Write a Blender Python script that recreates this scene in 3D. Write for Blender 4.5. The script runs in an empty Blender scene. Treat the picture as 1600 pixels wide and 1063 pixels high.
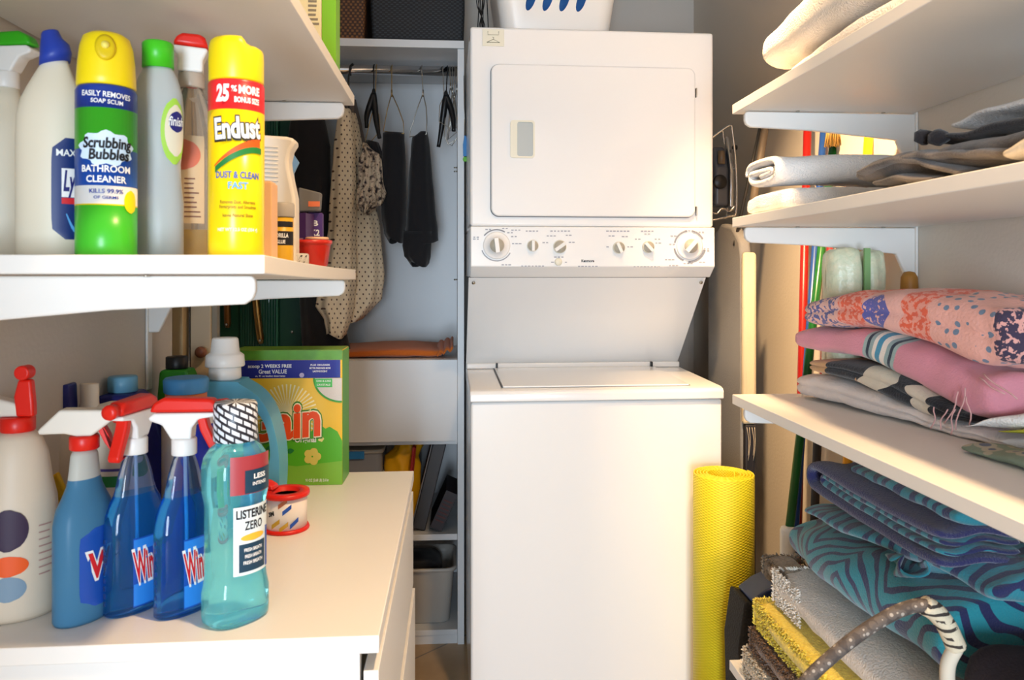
import bpy, bmesh, math, random
from mathutils import Vector, Matrix, noise
S = bpy.context.scene
col = S.collection
random.seed(7)
PI = math.pi

# ------------------------------------------------------------------ camera
EYE = 1.235                     # lens height in metres
YAW = math.atan(88 / 1200)      # the camera looks a little right of the aisle
F = 1200.0                      # focal length in pixels of a 1600 px wide frame
HOR = 425.0                     # image row of the horizon
cd = bpy.data.cameras.new('camera')
cam = bpy.data.objects.new('camera', cd)
col.objects.link(cam)
cam.location = (0, 0, EYE)
cam.rotation_euler = (PI / 2, 0, -YAW)
cd.sensor_width = 36
cd.lens = 36 * F / 1600
cd.shift_y = -(531.5 - HOR) / 1600
cd.clip_start = 0.02
cd.dof.use_dof = True
cd.dof.focus_distance = 2.05
cd.dof.aperture_fstop = 10.0
S.camera = cam

# ------------------------------------------------------------------ light
S.view_settings.view_transform = 'Standard'
S.view_settings.look = 'None'
S.view_settings.gamma = 1
S.view_settings.use_curve_mapping = False
S.view_settings.exposure = 0.72
w = bpy.data.worlds.new('world')
S.world = w
w.use_nodes = True
w.node_tree.nodes['Background'].inputs[0].default_value = (0.80, 0.90, 1.0, 1)
w.node_tree.nodes['Background'].inputs[1].default_value = 0.55


def area(name, loc, rot, sx, sy, power, color, spread=PI):
    l = bpy.data.lights.new(name, 'AREA')
    l.shape = 'RECTANGLE'
    l.size, l.size_y, l.energy, l.color = sx, sy, power, color
    l.spread = spread
    o = bpy.data.objects.new(name, l)
    col.objects.link(o)
    o.location, o.rotation_euler = loc, rot
    return o


# daylight of the next room, coming through the doorway the photographer stands in
area('daylight', (-0.25, -2.3, 0.9), (PI / 2, 0, -0.16), 0.7, 1.3, 70, (0.70, 0.85, 1.0))
# the warm downlight in the ceiling of the aisle
LAMPS = ((0.42, 0.58, 2.47), (0.36, 1.22, 2.465))
# the second one is an added, unseen spot aimed to brighten the right wall
for lp, en, sp, aim in zip(LAMPS, (12.0, 5.0), (2.2, 0.85), (None, (0.965, 1.78, 1.22))):
    ll = bpy.data.lights.new('downlight_bulb', 'AREA')
    ll.shape = 'DISK'
    ll.size = 0.10
    ll.spread = sp
    ll.energy = en
    ll.color = (1.0, 0.66, 0.35)
    lo = bpy.data.objects.new('downlight_bulb', ll)
    col.objects.link(lo)
    lo.location = lp
    if aim:
        lo.rotation_euler = (Vector(aim) - Vector(lp)).to_track_quat('-Z', 'Y').to_euler()


# ------------------------------------------------------------------ helpers
def at(px, py, y):
    """world point at depth y seen at a given place of the survey photograph"""
    dx, dz = (px - 800) / F, -(py - HOR) / F
    ca, sa = math.cos(YAW), math.sin(YAW)
    t = y / (ca - dx * sa)
    return Vector(((sa + dx * ca) * t, y, EYE + dz * t))


def atx(px, py, x):
    dx, dz = (px - 800) / F, -(py - HOR) / F
    ca, sa = math.cos(YAW), math.sin(YAW)
    t = x / (sa + dx * ca)
    return Vector((x, (ca - dx * sa) * t, EYE + dz * t))


def lin(h):
    h = h.lstrip('#')
    c = [int(h[i:i + 2], 16) / 255 for i in (0, 2, 4)]
    return tuple(v / 12.92 if v <= .04045 else ((v + .055) / 1.055) ** 2.4 for v in c) + (1,)


MATS = {}


def M(name, color=None, rough=0.5, metal=0, trans=0, ior=1.45, bump=0, bscale=200, var=0, coat=0, emit=0, sheen=0, alpha=1, sss=0):
    if name in MATS:
        return MATS[name]
    m = bpy.data.materials.new(name)
    m.use_nodes = True
    nt = m.node_tree
    b = nt.nodes['Principled BSDF']
    c = lin(color) if isinstance(color, str) else tuple(color) + (1,)
    b.inputs['Base Color'].default_value = c
    b.inputs['Roughness'].default_value = rough
    b.inputs['Metallic'].default_value = metal
    b.inputs['Transmission Weight'].default_value = trans
    b.inputs['IOR'].default_value = ior
    b.inputs['Coat Weight'].default_value = coat
    b.inputs['Sheen Weight'].default_value = sheen
    b.inputs['Alpha'].default_value = alpha
    if sss:
        b.inputs['Subsurface Weight'].default_value = sss
        b.inputs['Subsurface Radius'].default_value = (.02, .02, .02)
        b.inputs['Subsurface Scale'].default_value = 1
    if emit:
        b.inputs['Emission Color'].default_value = c
        b.inputs['Emission Strength'].default_value = emit
    tc = nt.nodes.new('ShaderNodeTexCoord')
    if var or bump:
        n = nt.nodes.new('ShaderNodeTexNoise')
        n.inputs['Scale'].default_value = bscale
        n.inputs['Detail'].default_value = 4
        nt.links.new(tc.outputs['Object'], n.inputs['Vector'])
        if bump:
            bp = nt.nodes.new('ShaderNodeBump')
            bp.inputs['Strength'].default_value = bump
            bp.inputs['Distance'].default_value = 0.004
            nt.links.new(n.outputs['Fac'], bp.inputs['Height'])
            nt.links.new(bp.outputs['Normal'], b.inputs['Normal'])
        if var:
            mx = nt.nodes.new('ShaderNodeMix')
            mx.data_type = 'RGBA'
            mx.inputs[6].default_value = tuple(v * (1 - var) for v in c[:3]) + (1,)
            mx.inputs[7].default_value = tuple(min(1, v * (1 + var)) for v in c[:3]) + (1,)
            nt.links.new(n.outputs['Fac'], mx.inputs[0])
            nt.links.new(mx.outputs[2], b.inputs['Base Color'])
    MATS[name] = m
    return m


class N:
    """tiny wrapper to write node patterns"""
    def __init__(s, name, rough=0.9, sheen=0.0):
        s.m = bpy.data.materials.new(name)
        s.m.use_nodes = True
        s.t = s.m.node_tree
        s.b = s.t.nodes['Principled BSDF']
        s.b.inputs['Roughness'].default_value = rough
        s.b.inputs['Sheen Weight'].default_value = sheen
        s.tc = s.t.nodes.new('ShaderNodeTexCoord')

    def lk(s, a, b):
        s.t.links.new(a, b)

    def math(s, op, a, b=None):
        n = s.t.nodes.new('ShaderNodeMath')
        n.operation = op
        for i, v in enumerate((a, b)):
            if v is None:
                continue
            if isinstance(v, (int, float)):
                n.inputs[i].default_value = v
            else:
                s.lk(v, n.inputs[i])
        return n.outputs[0]

    def xyz(s, src):
        n = s.t.nodes.new('ShaderNodeSeparateXYZ')
        s.lk(s.tc.outputs[src], n.inputs[0])
        return n.outputs

    def noise(s, scale, detail=3, src='Object'):
        n = s.t.nodes.new('ShaderNodeTexNoise')
        n.inputs['Scale'].default_value = scale
        n.inputs['Detail'].default_value = detail
        s.lk(s.tc.outputs[src], n.inputs['Vector'])
        return n.outputs['Fac']

    def voro(s, scale, src='Object', rnd=1):
        n = s.t.nodes.new('ShaderNodeTexVoronoi')
        n.inputs['Scale'].default_value = scale
        n.inputs['Randomness'].default_value = rnd
        s.lk(s.tc.outputs[src], n.inputs['Vector'])
        return n.outputs['Distance']

    def ramp(s, fac, stops, const=True):
        n = s.t.nodes.new('ShaderNodeValToRGB')
        n.color_ramp.interpolation = 'CONSTANT' if const else 'LINEAR'
        e = n.color_ramp.elements
        while len(e) < len(stops):
            e.new(0.5)
        for i, (p, c) in enumerate(stops):
            e[i].position = p
            e[i].color = lin(c)
        s.lk(fac, n.inputs[0])
        return n.outputs[0]

    def mix(s, fac, a, b):
        n = s.t.nodes.new('ShaderNodeMix')
        n.data_type = 'RGBA'
        for i, v in ((0, fac), (6, a), (7, b)):
            if isinstance(v, str):
                n.inputs[i].default_value = lin(v)
            elif isinstance(v, (int, float)):
                n.inputs[i].default_value = v
            else:
                s.lk(v, n.inputs[i])
        return n.outputs[2]

    def done(s, c, bump=0.3, bscale=400):
        s.lk(c, s.b.inputs['Base Color'])
        if bump:
            n = s.noise(bscale)
            bp = s.t.nodes.new('ShaderNodeBump')
            bp.inputs['Strength'].default_value = bump
            bp.inputs['Distance'].default_value = 0.003
            s.lk(n, bp.inputs['Height'])
            s.lk(bp.outputs[0], s.b.inputs['Normal'])
        return s.m


class MB:
    """collects shapes and links them as one mesh object"""
    def __init__(s):
        s.v, s.f, s.mi, s.sm, s.uv = [], [], [], [], None

    def add(s, verts, faces, m=0, smooth=True):
        o = len(s.v)
        s.v += [tuple(p) for p in verts]
        for i, f in enumerate(faces):
            s.f.append([o + k for k in f])
            s.mi.append(m[i] if isinstance(m, (list, tuple)) else m)
            s.sm.append(smooth)
        return s

    def box(s, x0, x1, y0, y1, z0, z1, m=0):
        v = [(x, y, z) for z in (z0, z1) for y in (y0, y1) for x in (x0, x1)]
        return s.add(v, [(0, 2, 3, 1), (4, 5, 7, 6), (0, 1, 5, 4), (2, 6, 7, 3), (0, 4, 6, 2), (1, 3, 7, 5)], m, False)

    def rings(s, rings, cap0=True, cap1=True, m=0, smooth=True, closed=True):
        n = len(rings[0])
        v = [p for r in rings for p in r]
        f, mm = [], []
        for i in range(len(rings) - 1):
            for j in range(n if closed else n - 1):
                k = (j + 1) % n
                f.append((i * n + j, i * n + k, (i + 1) * n + k, (i + 1) * n + j))
                mm.append(m[i] if isinstance(m, (list, tuple)) else m)
        if cap0 and closed:
            f.append(tuple(reversed(range(n))))
            mm.append(m[0] if isinstance(m, (list, tuple)) else m)
        if cap1 and closed:
            f.append(tuple((len(rings) - 1) * n + j for j in range(n)))
            mm.append(m[-1] if isinstance(m, (list, tuple)) else m)
        return s.add(v, f, mm, smooth)

    def lathe(s, prof, n=32, c=(0, 0, 0), sx=1, sy=1, sq=2.0, m=0, smooth=True):
        """prof: (r, z[, dx]) from bottom to top; sq > 2 squares the section"""
        R = []
        for p in prof:
            r, z = p[0], p[1]
            dx = p[2] if len(p) > 2 else 0
            ring = []
            for j in range(n):
                t = 2 * PI * j / n
                ct, st = math.cos(t), math.sin(t)
                k = (abs(ct) ** sq + abs(st) ** sq) ** (-1 / sq)
                ring.append((c[0] + dx + r * sx * k * ct, c[1] + r * sy * k * st, c[2] + z))
            R.append(ring)
        return s.rings(R, prof[0][0] > 1e-5, prof[-1][0] > 1e-5, m, smooth)

    def tube(s, pts, r, n=8, m=0, caps=True):
        pts = [Vector(p) for p in pts]
        if not isinstance(r, (list, tuple)):
            r = [r] * len(pts)
        R = []
        up = None
        for i, p in enumerate(pts):
            d = (pts[min(i + 1, len(pts) - 1)] - pts[max(i - 1, 0)]).normalized()
            if up is None:
                up = d.orthogonal().normalized()
            up = (up - d * up.dot(d))
            up = up.normalized() if up.length > 1e-6 else d.orthogonal().normalized()
            q = d.cross(up)
            R.append([p + (up * math.cos(2 * PI * j / n) + q * math.sin(2 * PI * j / n)) * r[i] for j in range(n)])
        return s.rings(R, caps, caps, m)

    def prism(s, poly, lo, hi, axis='y', m=0, smooth=False):
        def P(a, b, h):
            return {'y': (a, h, b), 'x': (h, a, b), 'z': (a, b, h)}[axis]
        n = len(poly)
        v = [P(a, b, lo) for a, b in poly] + [P(a, b, hi) for a, b in poly]
        f = [tuple(range(n)), tuple(reversed(range(n, 2 * n)))]
        f += [(i, i + n, (i + 1) % n + n, (i + 1) % n) for i in range(n)]
        return s.add(v, f, m, smooth)

    def build(s, name, mats, parent=None, loc=None, rz=0, bevel=0, seg=3, sub=0, solid=0, jitter=0, jscale=30, rot=None, angle=35):
        me = bpy.data.meshes.new(name)
        if jitter:
            for i, p in enumerate(s.v):
                d = noise.noise_vector(Vector(p) * jscale)
                s.v[i] = (p[0] + d.x * jitter, p[1] + d.y * jitter, p[2] + d.z * jitter)
        me.from_pydata(s.v, [], s.f)
        for m in (mats if isinstance(mats, (list, tuple)) else [mats]):
            me.materials.append(m)
        for p, i, q in zip(me.polygons, s.mi, s.sm):
            p.material_index, p.use_smooth = i, q
        if s.uv:
            ul = me.uv_layers.new(name='uv')
            for l in me.loops:
                ul.data[l.index].uv = s.uv[l.vertex_index]
        bm = bmesh.new()
        bm.from_mesh(me)
        bmesh.ops.recalc_face_normals(bm, faces=bm.faces)
        bm.to_mesh(me)
        bm.free()
        o = bpy.data.objects.new(name, me)
        col.objects.link(o)
        if parent is not None:
            o.parent = parent
        if loc is not None:
            o.location = loc
        o.rotation_euler = rot if rot else (0, 0, rz)
        if solid:
            k = o.modifiers.new('solid', 'SOLIDIFY')
            k.thickness = solid
            k.offset = 0
        if bevel:
            k = o.modifiers.new('bevel', 'BEVEL')
            k.width, k.segments = bevel, seg
            k.limit_method = 'ANGLE'
            k.angle_limit = math.radians(angle)
            k.harden_normals = False
            for p in me.polygons:
                p.use_smooth = True
            me.set_sharp_from_angle(angle=math.radians(50))
        if sub:
            k = o.modifiers.new('sub', 'SUBSURF')
            k.levels = k.render_levels = sub
        return o


def tag(o, label=None, cat=None, group=None, kind=None):
    for k, v in (('label', label), ('category', cat), ('group', group), ('kind', kind)):
        if v:
            o[k] = v
    return o


def thing(name, label, cat, loc=(0, 0, 0), rz=0, group=None):
    o = bpy.data.objects.new(name, None)
    o.empty_display_size = 0.05
    col.objects.link(o)
    o.location, o.rotation_euler = loc, (0, 0, rz)
    return tag(o, label, cat, group)


def text_mesh(s, size, bold=0.0, shear=0.0, space=1.0, ext=0.0):
    c = bpy.data.curves.new('t', 'FONT')
    c.body, c.size, c.align_x, c.align_y = s, size, 'CENTER', 'CENTER'
    c.offset, c.shear, c.space_character = bold * size, shear, space
    c.resolution_u = 3
    c.extrude = ext
    o = bpy.data.objects.new('t', c)
    col.objects.link(o)
    dg = bpy.context.evaluated_depsgraph_get()
    dg.update()
    me = bpy.data.meshes.new_from_object(o.evaluated_get(dg))
    bpy.data.objects.remove(o)
    bpy.data.curves.remove(c)
    return me


def lettering(parent, s, size, x, z, mat, y=0.0, R=None, bold=0.02, shear=0.0, space=1.0, tilt=0.0, yaw=0.0, width=None, name='lettering', sy=1, side=None, squash=1.0):
    """words on the -y face of a thing (or wrapped round a cylinder of radius R)"""
    me = text_mesh(s, size, bold, shear, space)
    me.name = name
    xs = [v.co.x for v in me.vertices] or [0]
    k = width / (max(xs) - min(xs)) if width else 1
    ct, st = math.cos(tilt), math.sin(tilt)
    for v in me.vertices:
        a, b = v.co.x * k, v.co.y * squash
        a, b = a * ct - b * st, a * st + b * ct
        if R:
            th = (x + a) / R + yaw
            v.co = (R * math.sin(th), -R * sy * math.cos(th), z + b)
        elif side == 'top':
            v.co = (x + a, y + b, z)
        else:
            v.co = (x + a, y, z + b)
    me.materials.clear()
    me.materials.append(mat)
    o = bpy.data.objects.new(name, me)
    col.objects.link(o)
    o.parent = parent
    return o


def copy_tree(o, parent=None):
    c = o.copy()
    col.objects.link(c)
    c.parent = parent
    for ch in list(o.children):
        copy_tree(ch, c)
    return c


def patch(R, th0, th1, z0, z1, n=14, sy=1.0, shape='rect', ny=10):
    """a label that follows a round body"""
    b = MB()
    v, f = [], []
    for i in range(ny + 1):
        for j in range(n + 1):
            a, q = j / n * 2 - 1, i / ny * 2 - 1
            if shape == 'oval':
                a *= math.sqrt(max(0, 1 - q * q * .98))
            elif shape == 'round':
                a *= (1 - abs(q) ** 6) ** (1 / 6) if abs(q) < 1 else .35
            th = (th0 + th1) / 2 + a * (th1 - th0) / 2
            v.append((R * math.sin(th), -R * sy * math.cos(th), (z0 + z1) / 2 + q * (z1 - z0) / 2))
    for i in range(ny):
        for j in range(n):
            k = i * (n + 1) + j
            f.append((k, k + 1, k + n + 2, k + n + 1))
    return b.add(v, f)


def flat(poly, y, m=0):
    return MB().add([(a, y, b) for a, b in poly], [tuple(range(len(poly)))], m, False)


def disc(cx, cz, rx, rz, n=24):
    return [(cx + rx * math.cos(2 * PI * i / n), cz + rz * math.sin(2 * PI * i / n)) for i in range(n)]


def rrect(x0, x1, z0, z1, r, n=5):
    p = []
    for cx, cz, a in ((x1 - r, z1 - r, 0), (x0 + r, z1 - r, 90), (x0 + r, z0 + r, 180), (x1 - r, z0 + r, 270)):
        for i in range(n + 1):
            t = math.radians(a + 90 * i / n)
            p.append((cx + r * math.cos(t), cz + r * math.sin(t)))
    return p


def spline(pts, n=8):
    """Catmull-Rom through the points"""
    pts = [Vector(p) for p in pts]
    out = []
    for i in range(len(pts) - 1):
        p0, p1, p2, p3 = pts[max(i - 1, 0)], pts[i], pts[i + 1], pts[min(i + 2, len(pts) - 1)]
        for k in range(n):
            t = k / n
            out.append(.5 * ((2 * p1) + (p2 - p0) * t + (2 * p0 - 5 * p1 + 4 * p2 - p3) * t * t + (3 * p1 - p0 - 3 * p2 + p3) * t ** 3))
    return out + [pts[-1]]


# ------------------------------------------------------------------ materials
WHITE = M('white_laminate', '#e9e7e3', 0.32)
WHITEM = M('white_melamine_shelf', '#e8e5e0', 0.45)
PLAST = M('white_plastic', '#ece9e4', 0.35)
CREAMP = M('cream_plastic', '#e4ddd0', 0.4)
ENAMEL = M('white_enamel', '#efeeec', 0.22, coat=0.3)
IVORY = M('ivory_plastic', '#e6e2cf', 0.4)
GREYT = M('grey_print', '#8d8f96', 0.6)
BLACKP = M('black_plastic', '#131315', 0.4)
CHROME = M('chrome', '#d6d6d8', 0.12, metal=1)
STEEL = M('wire_steel', '#b9b4aa', 0.3, metal=1)
WALLM = M('painted_wall', '#c6c0b8', 0.85, bump=0.12, bscale=120)
RED = M('red_plastic', '#dd1f10', 0.35)
ORANGE = M('orange_print', '#f05a12', 0.5)
GREEN = M('green_plastic', '#35b01c', 0.35)
DKGREEN = M('dark_green_print', '#1d7a35', 0.5)
YELLOW = M('yellow_plastic', '#f3d80e', 0.35)
NAVY = M('navy_plastic', '#1e2270', 0.4)
BLUEP = M('blue_print', '#2150ad', 0.4)
WHITEP = M('white_print', '#f4f4f2', 0.5)
BLACKI = M('black_print', '#16161c', 0.6)
SKYP = M('sky_blue_print', '#5aa6e6', 0.45)
REDP = M('red_print', '#d8202a', 0.5)
# ================================================================== the room
XL, XR, YB, ZC = -0.615, 0.965, 3.06, 2.5


def struct(name, b, m, **k):
    return tag(b.build(name, m, **k), kind='structure')


tn = N('floor_tile', 0.4)
o3 = tn.xyz('Object')
fx = tn.math('FRACT', tn.math('MULTIPLY', tn.math('ADD', o3[0], tn.math('MULTIPLY', o3[1], 0.9)), 1.55))
fy = tn.math('FRACT', tn.math('MULTIPLY', tn.math('SUBTRACT', o3[1], tn.math('MULTIPLY', o3[0], 0.9)), 1.55))
edge = tn.math('MAXIMUM', tn.math('LESS_THAN', fx, 0.012), tn.math('LESS_THAN', fy, 0.012))
tb = tn.ramp(tn.noise(6), [(0.3, '#a58b69'), (0.7, '#bb9f7a')], False)
FLOORM = tn.done(tn.mix(edge, tb, '#7d7266'), 0.05, 60)
struct('floor', MB().box(-1.2, XR + .1, -2.6, YB + .1, -0.06, 0), FLOORM)
struct('ceiling', MB().box(-1.2, XR + .1, -0.4, YB + .1, ZC, ZC + .06), M('ceiling_paint', '#d9d5ce', 0.9))
struct('wall_back', MB().box(-1.2, XR + .1, YB, YB + .08, 0, ZC), WALLM)
struct('wall_right', MB().box(XR, XR + .1, -0.4, YB, 0, ZC), M('lit_wall_paint', '#d6cdc0', 0.85, bump=0.12, bscale=120))  # warm light worked into the colour, lighter than the other walls
b = MB()
b.box(XL - .1, XL, -0.4, 1.72, 0, ZC)
b.box(-1.2, XL - .1, 1.66, 1.72, 0, ZC)
b.box(-1.2, -1.1, 1.72, YB, 0, ZC)
struct('wall_left', b, WALLM)
b = MB()
b.box(-1.2, -0.45, -0.4, -0.32, 0, ZC)
b.box(0.80, XR + .1, -0.4, -0.32, 0, ZC)
b.box(-0.45, 0.80, -0.4, -0.32, 2.1, ZC)
struct('wall_front', b, WALLM)

for lp, lb in zip(LAMPS, ('round recessed ceiling downlight above the aisle near the doorway', 'added round ceiling spot out of view, brightening the right wall')):
    t = thing('ceiling_downlight', lb, 'ceiling light', (lp[0], lp[1], ZC))
    MB().lathe([(0.075, -0.004), (0.075, 0), (0.052, 0), (0.052, -0.004)], 32).build('trim_ring', ENAMEL, t)
    MB().lathe([(0.050, -0.002), (0.050, -0.0005)], 32).build('lens', M('lamp_lens', (1.0, .78, .5), emit=6), t)

# a cream folding door panel standing open past the end of the left wall
d = thing('folding_door', 'narrow cream folding door panel with brown knob beyond the left wall', 'door', (0, 0, 0))
q = at(316, 550, 1.80)
CREAMW = M('cream_door_paint', '#c9b79b', 0.6)
x0, x1 = at(302, 500, 1.84).x, at(333, 500, 1.84).x
MB().box(x0, x1, 1.82, 1.86, 0.0, 2.03).build('panel', CREAMW, d, bevel=0.002)
MB().box(x0 - .034, x0 - .010, 1.80, 1.84, 0.0, 2.03).build('jamb', M('jamb_paint', '#c6ae86', 0.6), d, bevel=0.002)
MB().box(x0 - .010, x0 - 0.0005, 1.845, 1.855, 0.0, 2.03).build('slit_filler', M('slit_dark', '#3a322b', 0.5, metal=.6), d)  # dark strip in the slit by the panel, its shade put into the colour
MB().box(x1 + .0005, x1 + .012, 1.83, 1.85, 0.0, 2.03).build('edge_trim', M('door_grey_edge', '#8f8778', 0.5), d)
k = at(313, 551, 1.80)
b = MB()
R = []
for r, yy in ((0.005, 0), (0.005, .008), (0.012, .012), (0.0135, .018), (0.011, .024), (0.004, .026)):
    R.append([(k.x + r * math.cos(a * PI / 10), 1.82 - yy, k.z + r * math.sin(a * PI / 10)) for a in range(20)])
b.rings(R).build('knob', M('brown_knob', '#7a4a35', 0.4), d)

# ================================================================== wardrobe unit
CX0, CX1, CYF, CYB = -1.05, 0.028, 2.55, 3.05
CT = 2.0
cl = thing('wardrobe', 'white open wardrobe unit with hanging rail left of the laundry machine', 'wardrobe', (0, 0, 0))
CM = M('wardrobe_laminate', '#d9dadb', 0.4)
b = MB().box(CX1 - .022, CX1, CYF, CYB, 0, CT - .026)
b.build('side_panel', CM, cl, bevel=0.001)
MB().box(CX0, CX0 + .022, CYF, CYB, 0, CT - .026).build('side_panel', CM, cl, bevel=0.001)
MB().box(CX0, CX1, CYF - .005, CYB, CT - .0255, CT).build('top_panel', CM, cl, bevel=0.001)
MB().box(CX0 + .0225, CX1 - .0225, CYB - .012, CYB, 0.05, CT - .026).build('back_panel', CM, cl)
zs_ = 0.925
MB().box(CX0 + .0225, CX1 - .0225, CYF + .02, CYB - .0125, zs_, zs_ + .02).build('shelf', CM, cl, bevel=0.001)
MB().box(CX0 + .0225, CX1 - .0225, CYF, CYF + .018, 0.675, 0.944).build('drawer_front', CM, cl, bevel=0.001)
MB().box(CX0 + .0225, CX1 - .0225, CYF + .02, CYB - .0125, 0.66, 0.675).build('shelf', CM, cl, bevel=0.001)
MB().box(CX0 + .0225, CX1 - .0225, CYF + .006, CYB - .0125, 0.345, 0.365).build('shelf', CM, cl, bevel=0.001)
MB().box(CX0 + .0225, CX1 - .0225, CYF + .006, CYB - .0125, 0.03, 0.048).build('shelf', CM, cl, bevel=0.001)
MB().box(CX0 + .0225, CX1 - .0225, CYF + .01, CYF + .028, 0, 0.0295).build('plinth', CM, cl)
ROD = (2.70, 1.938)
b = MB()
b.tube([(CX0 + .023, ROD[0], ROD[1]), (CX1 - .023, ROD[0], ROD[1])], .0165, 20)
b.build('hanging_rail', CHROME, cl)
for (u, v_) in ((710, 262), (712, 268), (712, 437)):
    p = at(u, v_, 2.62)
    MB().tube([(CX1 - .0222, 2.62, p.z), (CX1 - .034, 2.62, p.z)], .0025, 8).build('shelf_pin', STEEL, cl)

# ================================================================== chest of drawers
ch = thing('chest_of_drawers', 'low white chest of drawers under the left shelf, top crowded with bottles', 'chest', (0, 0, 0))
HX0, HX1, HY0, HY1, HZ = -0.575, -0.094, 0.955, 1.74, 0.787
MB().box(HX0, HX1, HY0, HY1, HZ - .022, HZ).build('top', WHITE, ch, bevel=0.0015)
MB().box(HX0 + .002, HX1 - .024, HY0 + .004, HY0 + .022, 0, HZ - .0225).build('side_panel', WHITE, ch, bevel=0.001)
MB().box(HX0 + .002, HX1 - .024, HY1 - .022, HY1 - .004, 0, HZ - .0225).build('side_panel', WHITE, ch, bevel=0.001)
MB().box(HX0 + .002, HX0 + .01, HY0 + .0225, HY1 - .0225, 0.03, HZ - .0225).build('back_panel', WHITE, ch)
dz = [(0.535, 0.742, 0.0), (0.29, 0.525, 0.004), (0.045, 0.28, 0.0)]
for z0, z1, out in dz:
    MB().box(HX1 - .0195 + out, HX1 - .001 + out, HY0 + .004, HY1 - .004, z0, z1).build('drawer_front', WHITE, ch, bevel=0.001)
    MB().box(HX0 + .03, HX1 - .020 + out, HY0 + .03, HY1 - .03, z0 + .01, z1 - .09).build('drawer_box', CREAMP, ch)

# ================================================================== wall shelves
def bracket(b, x_tip, x_wall, y, z, sgn):
    """white tapered arm under a shelf; sgn = +1 when the wall lies at +x"""
    t0, w0 = x_tip, x_wall
    L = w0 - t0
    poly = [(t0 + sgn * .004, z - .0012), (w0, z - .0012), (w0, z - .105), (t0 + L * .945, z - .105), (t0 + L * .92, z - .085), (t0 + L * .885, z - .056), (t0 + L * .4, z - .039),
            (t0 + sgn * .012, z - .033), (t0 + sgn * .003, z - .027), (t0, z - .018), (t0, z - .006)]
    b.prism(poly, y - .006, y + .006, 'y')
    return b


def shelf(label, x0, x1, y0, y1, z0n, z0f, th, ys, sgn, group=None):
    s = thing('wall_shelf', label, 'shelf', (0, 0, 0), 0, group)
    b = MB()
    n = 10
    R = []
    for i in range(n + 1):
        u = i / n
        y = y0 + (y1 - y0) * u
        z = z0n + (z0f - z0n) * (1 - (1 - u) ** 1.7)
        R.append([(x0, y, z), (x1, y, z), (x1, y, z + th), (x0, y, z + th)])
    b.rings(R, smooth=False)
    b.build('board', WHITEM, s, bevel=0.0012)
    tip, wl = (x0 + .012, x1 + .004) if sgn > 0 else (x1 - .016, x0 - .004)
    for y in ys:
        u = (y - y0) / (y1 - y0)
        z = z0n + (z0f - z0n) * (1 - (1 - u) ** 1.7)
        bo = bracket(MB(), tip, wl, y, z - .0005, sgn).build('bracket', WHITEM, s, bevel=0.003)
        for fr in (.3, .8):
            xx = tip + (wl - tip) * fr
            MB().lathe([(0.004, -.0022), (0.004, -.0008)], 10, (xx, y - .0095, z)).build('screw', STEEL, bo)
    return s


SX = 0.583      # front edge of the right-hand shelves
SL = -0.208     # front edge of the left-hand shelves
shelf('white wall shelf on the right nearest the ceiling, holding thick white towels', SX, XR - .006, 0.50, 1.585, 1.568, 1.568, .02, (1.55, .62), 1)
shelf('white wall shelf on the right holding white towels and grey clothing', SX, XR - .006, 0.50, 1.585, 1.329, 1.329, .02, (1.55, .62), 1)
shelf('white wall shelf on the right under the pink folded textiles', SX, XR - .006, 0.50, 1.585, 0.956, 0.956, .02, (1.55, .62), 1)
shelf('lowest white wall shelf on the right under rolled rugs', SX - .01, XR - .006, 0.50, 1.575, 0.40, 0.40, .02, (1.54, .62), 1)
shelf('white wall shelf on the left above the cleaning sprays', XL + .006, SL, 0.62, 1.60, 1.577, 1.577, .021, (.80, 1.57), -1)
shelf('white wall shelf on the left lined with cleaning sprays', XL + .006, SL, 0.855, 1.62, 1.233, 1.2195, .0205, (.885, 1.585), -1)


def rail(x0, x1, y, z0, z1, label):
    r = MB().box(x0, x1, y - .012, y + .012, z0, z1)
    return tag(r.build('bracket_rail', WHITEM, bevel=0.002), label, 'shelf rail')


rail(XR - .0055, XR - .0005, 1.55, 0.25, 1.72, 'white slotted bracket rail on the right wall nearest the brooms')
rail(XL + .0005, XL + .0055, 1.585, 1.0, 1.72, 'white slotted bracket rail on the left wall behind the shelf end')


def zs(y):
    u = (y - .855) / .765
    return 1.2335 + .0205 + (-.0135) * (1 - (1 - u) ** 1.7) + .0003


# ================================================================== laundry machine
lx, ly = 0.0405, 2.075
lc = thing('laundry_center', 'tall white stacked washer and dryer in the middle of the room', 'washer dryer', (lx, ly, 0), math.radians(0.7))
Wd = 0.697
zt, zp = 0.919, 0.884


def L(px, py, dy):
    p = at(px, py, ly + dy)
    return (p.x - lx, p.z)


b = MB().box(0, Wd, 0, 0.66, 0.03, zp - .002)
b.build('washer_cabinet', ENAMEL, lc, bevel=0.007)
for x in (.04, Wd - .04):
    for y in (.05, .6):
        MB().lathe([(0.018, 0), (0.018, .031)], 12, (x, y, 0)).build('foot', BLACKP, lc)
# washer top with a raised rim; the lid is set into it
b = MB()
b.prism([(-.010, zp), (.664, zp), (.664, zt + .004), (.40, zt + .004), (.012, zt - .002), (-.004, zt - .006), (-.010, zt - .014)], -.002, Wd + .002, 'x')
b.build('washer_top', ENAMEL, lc, bevel=0.003)
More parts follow.
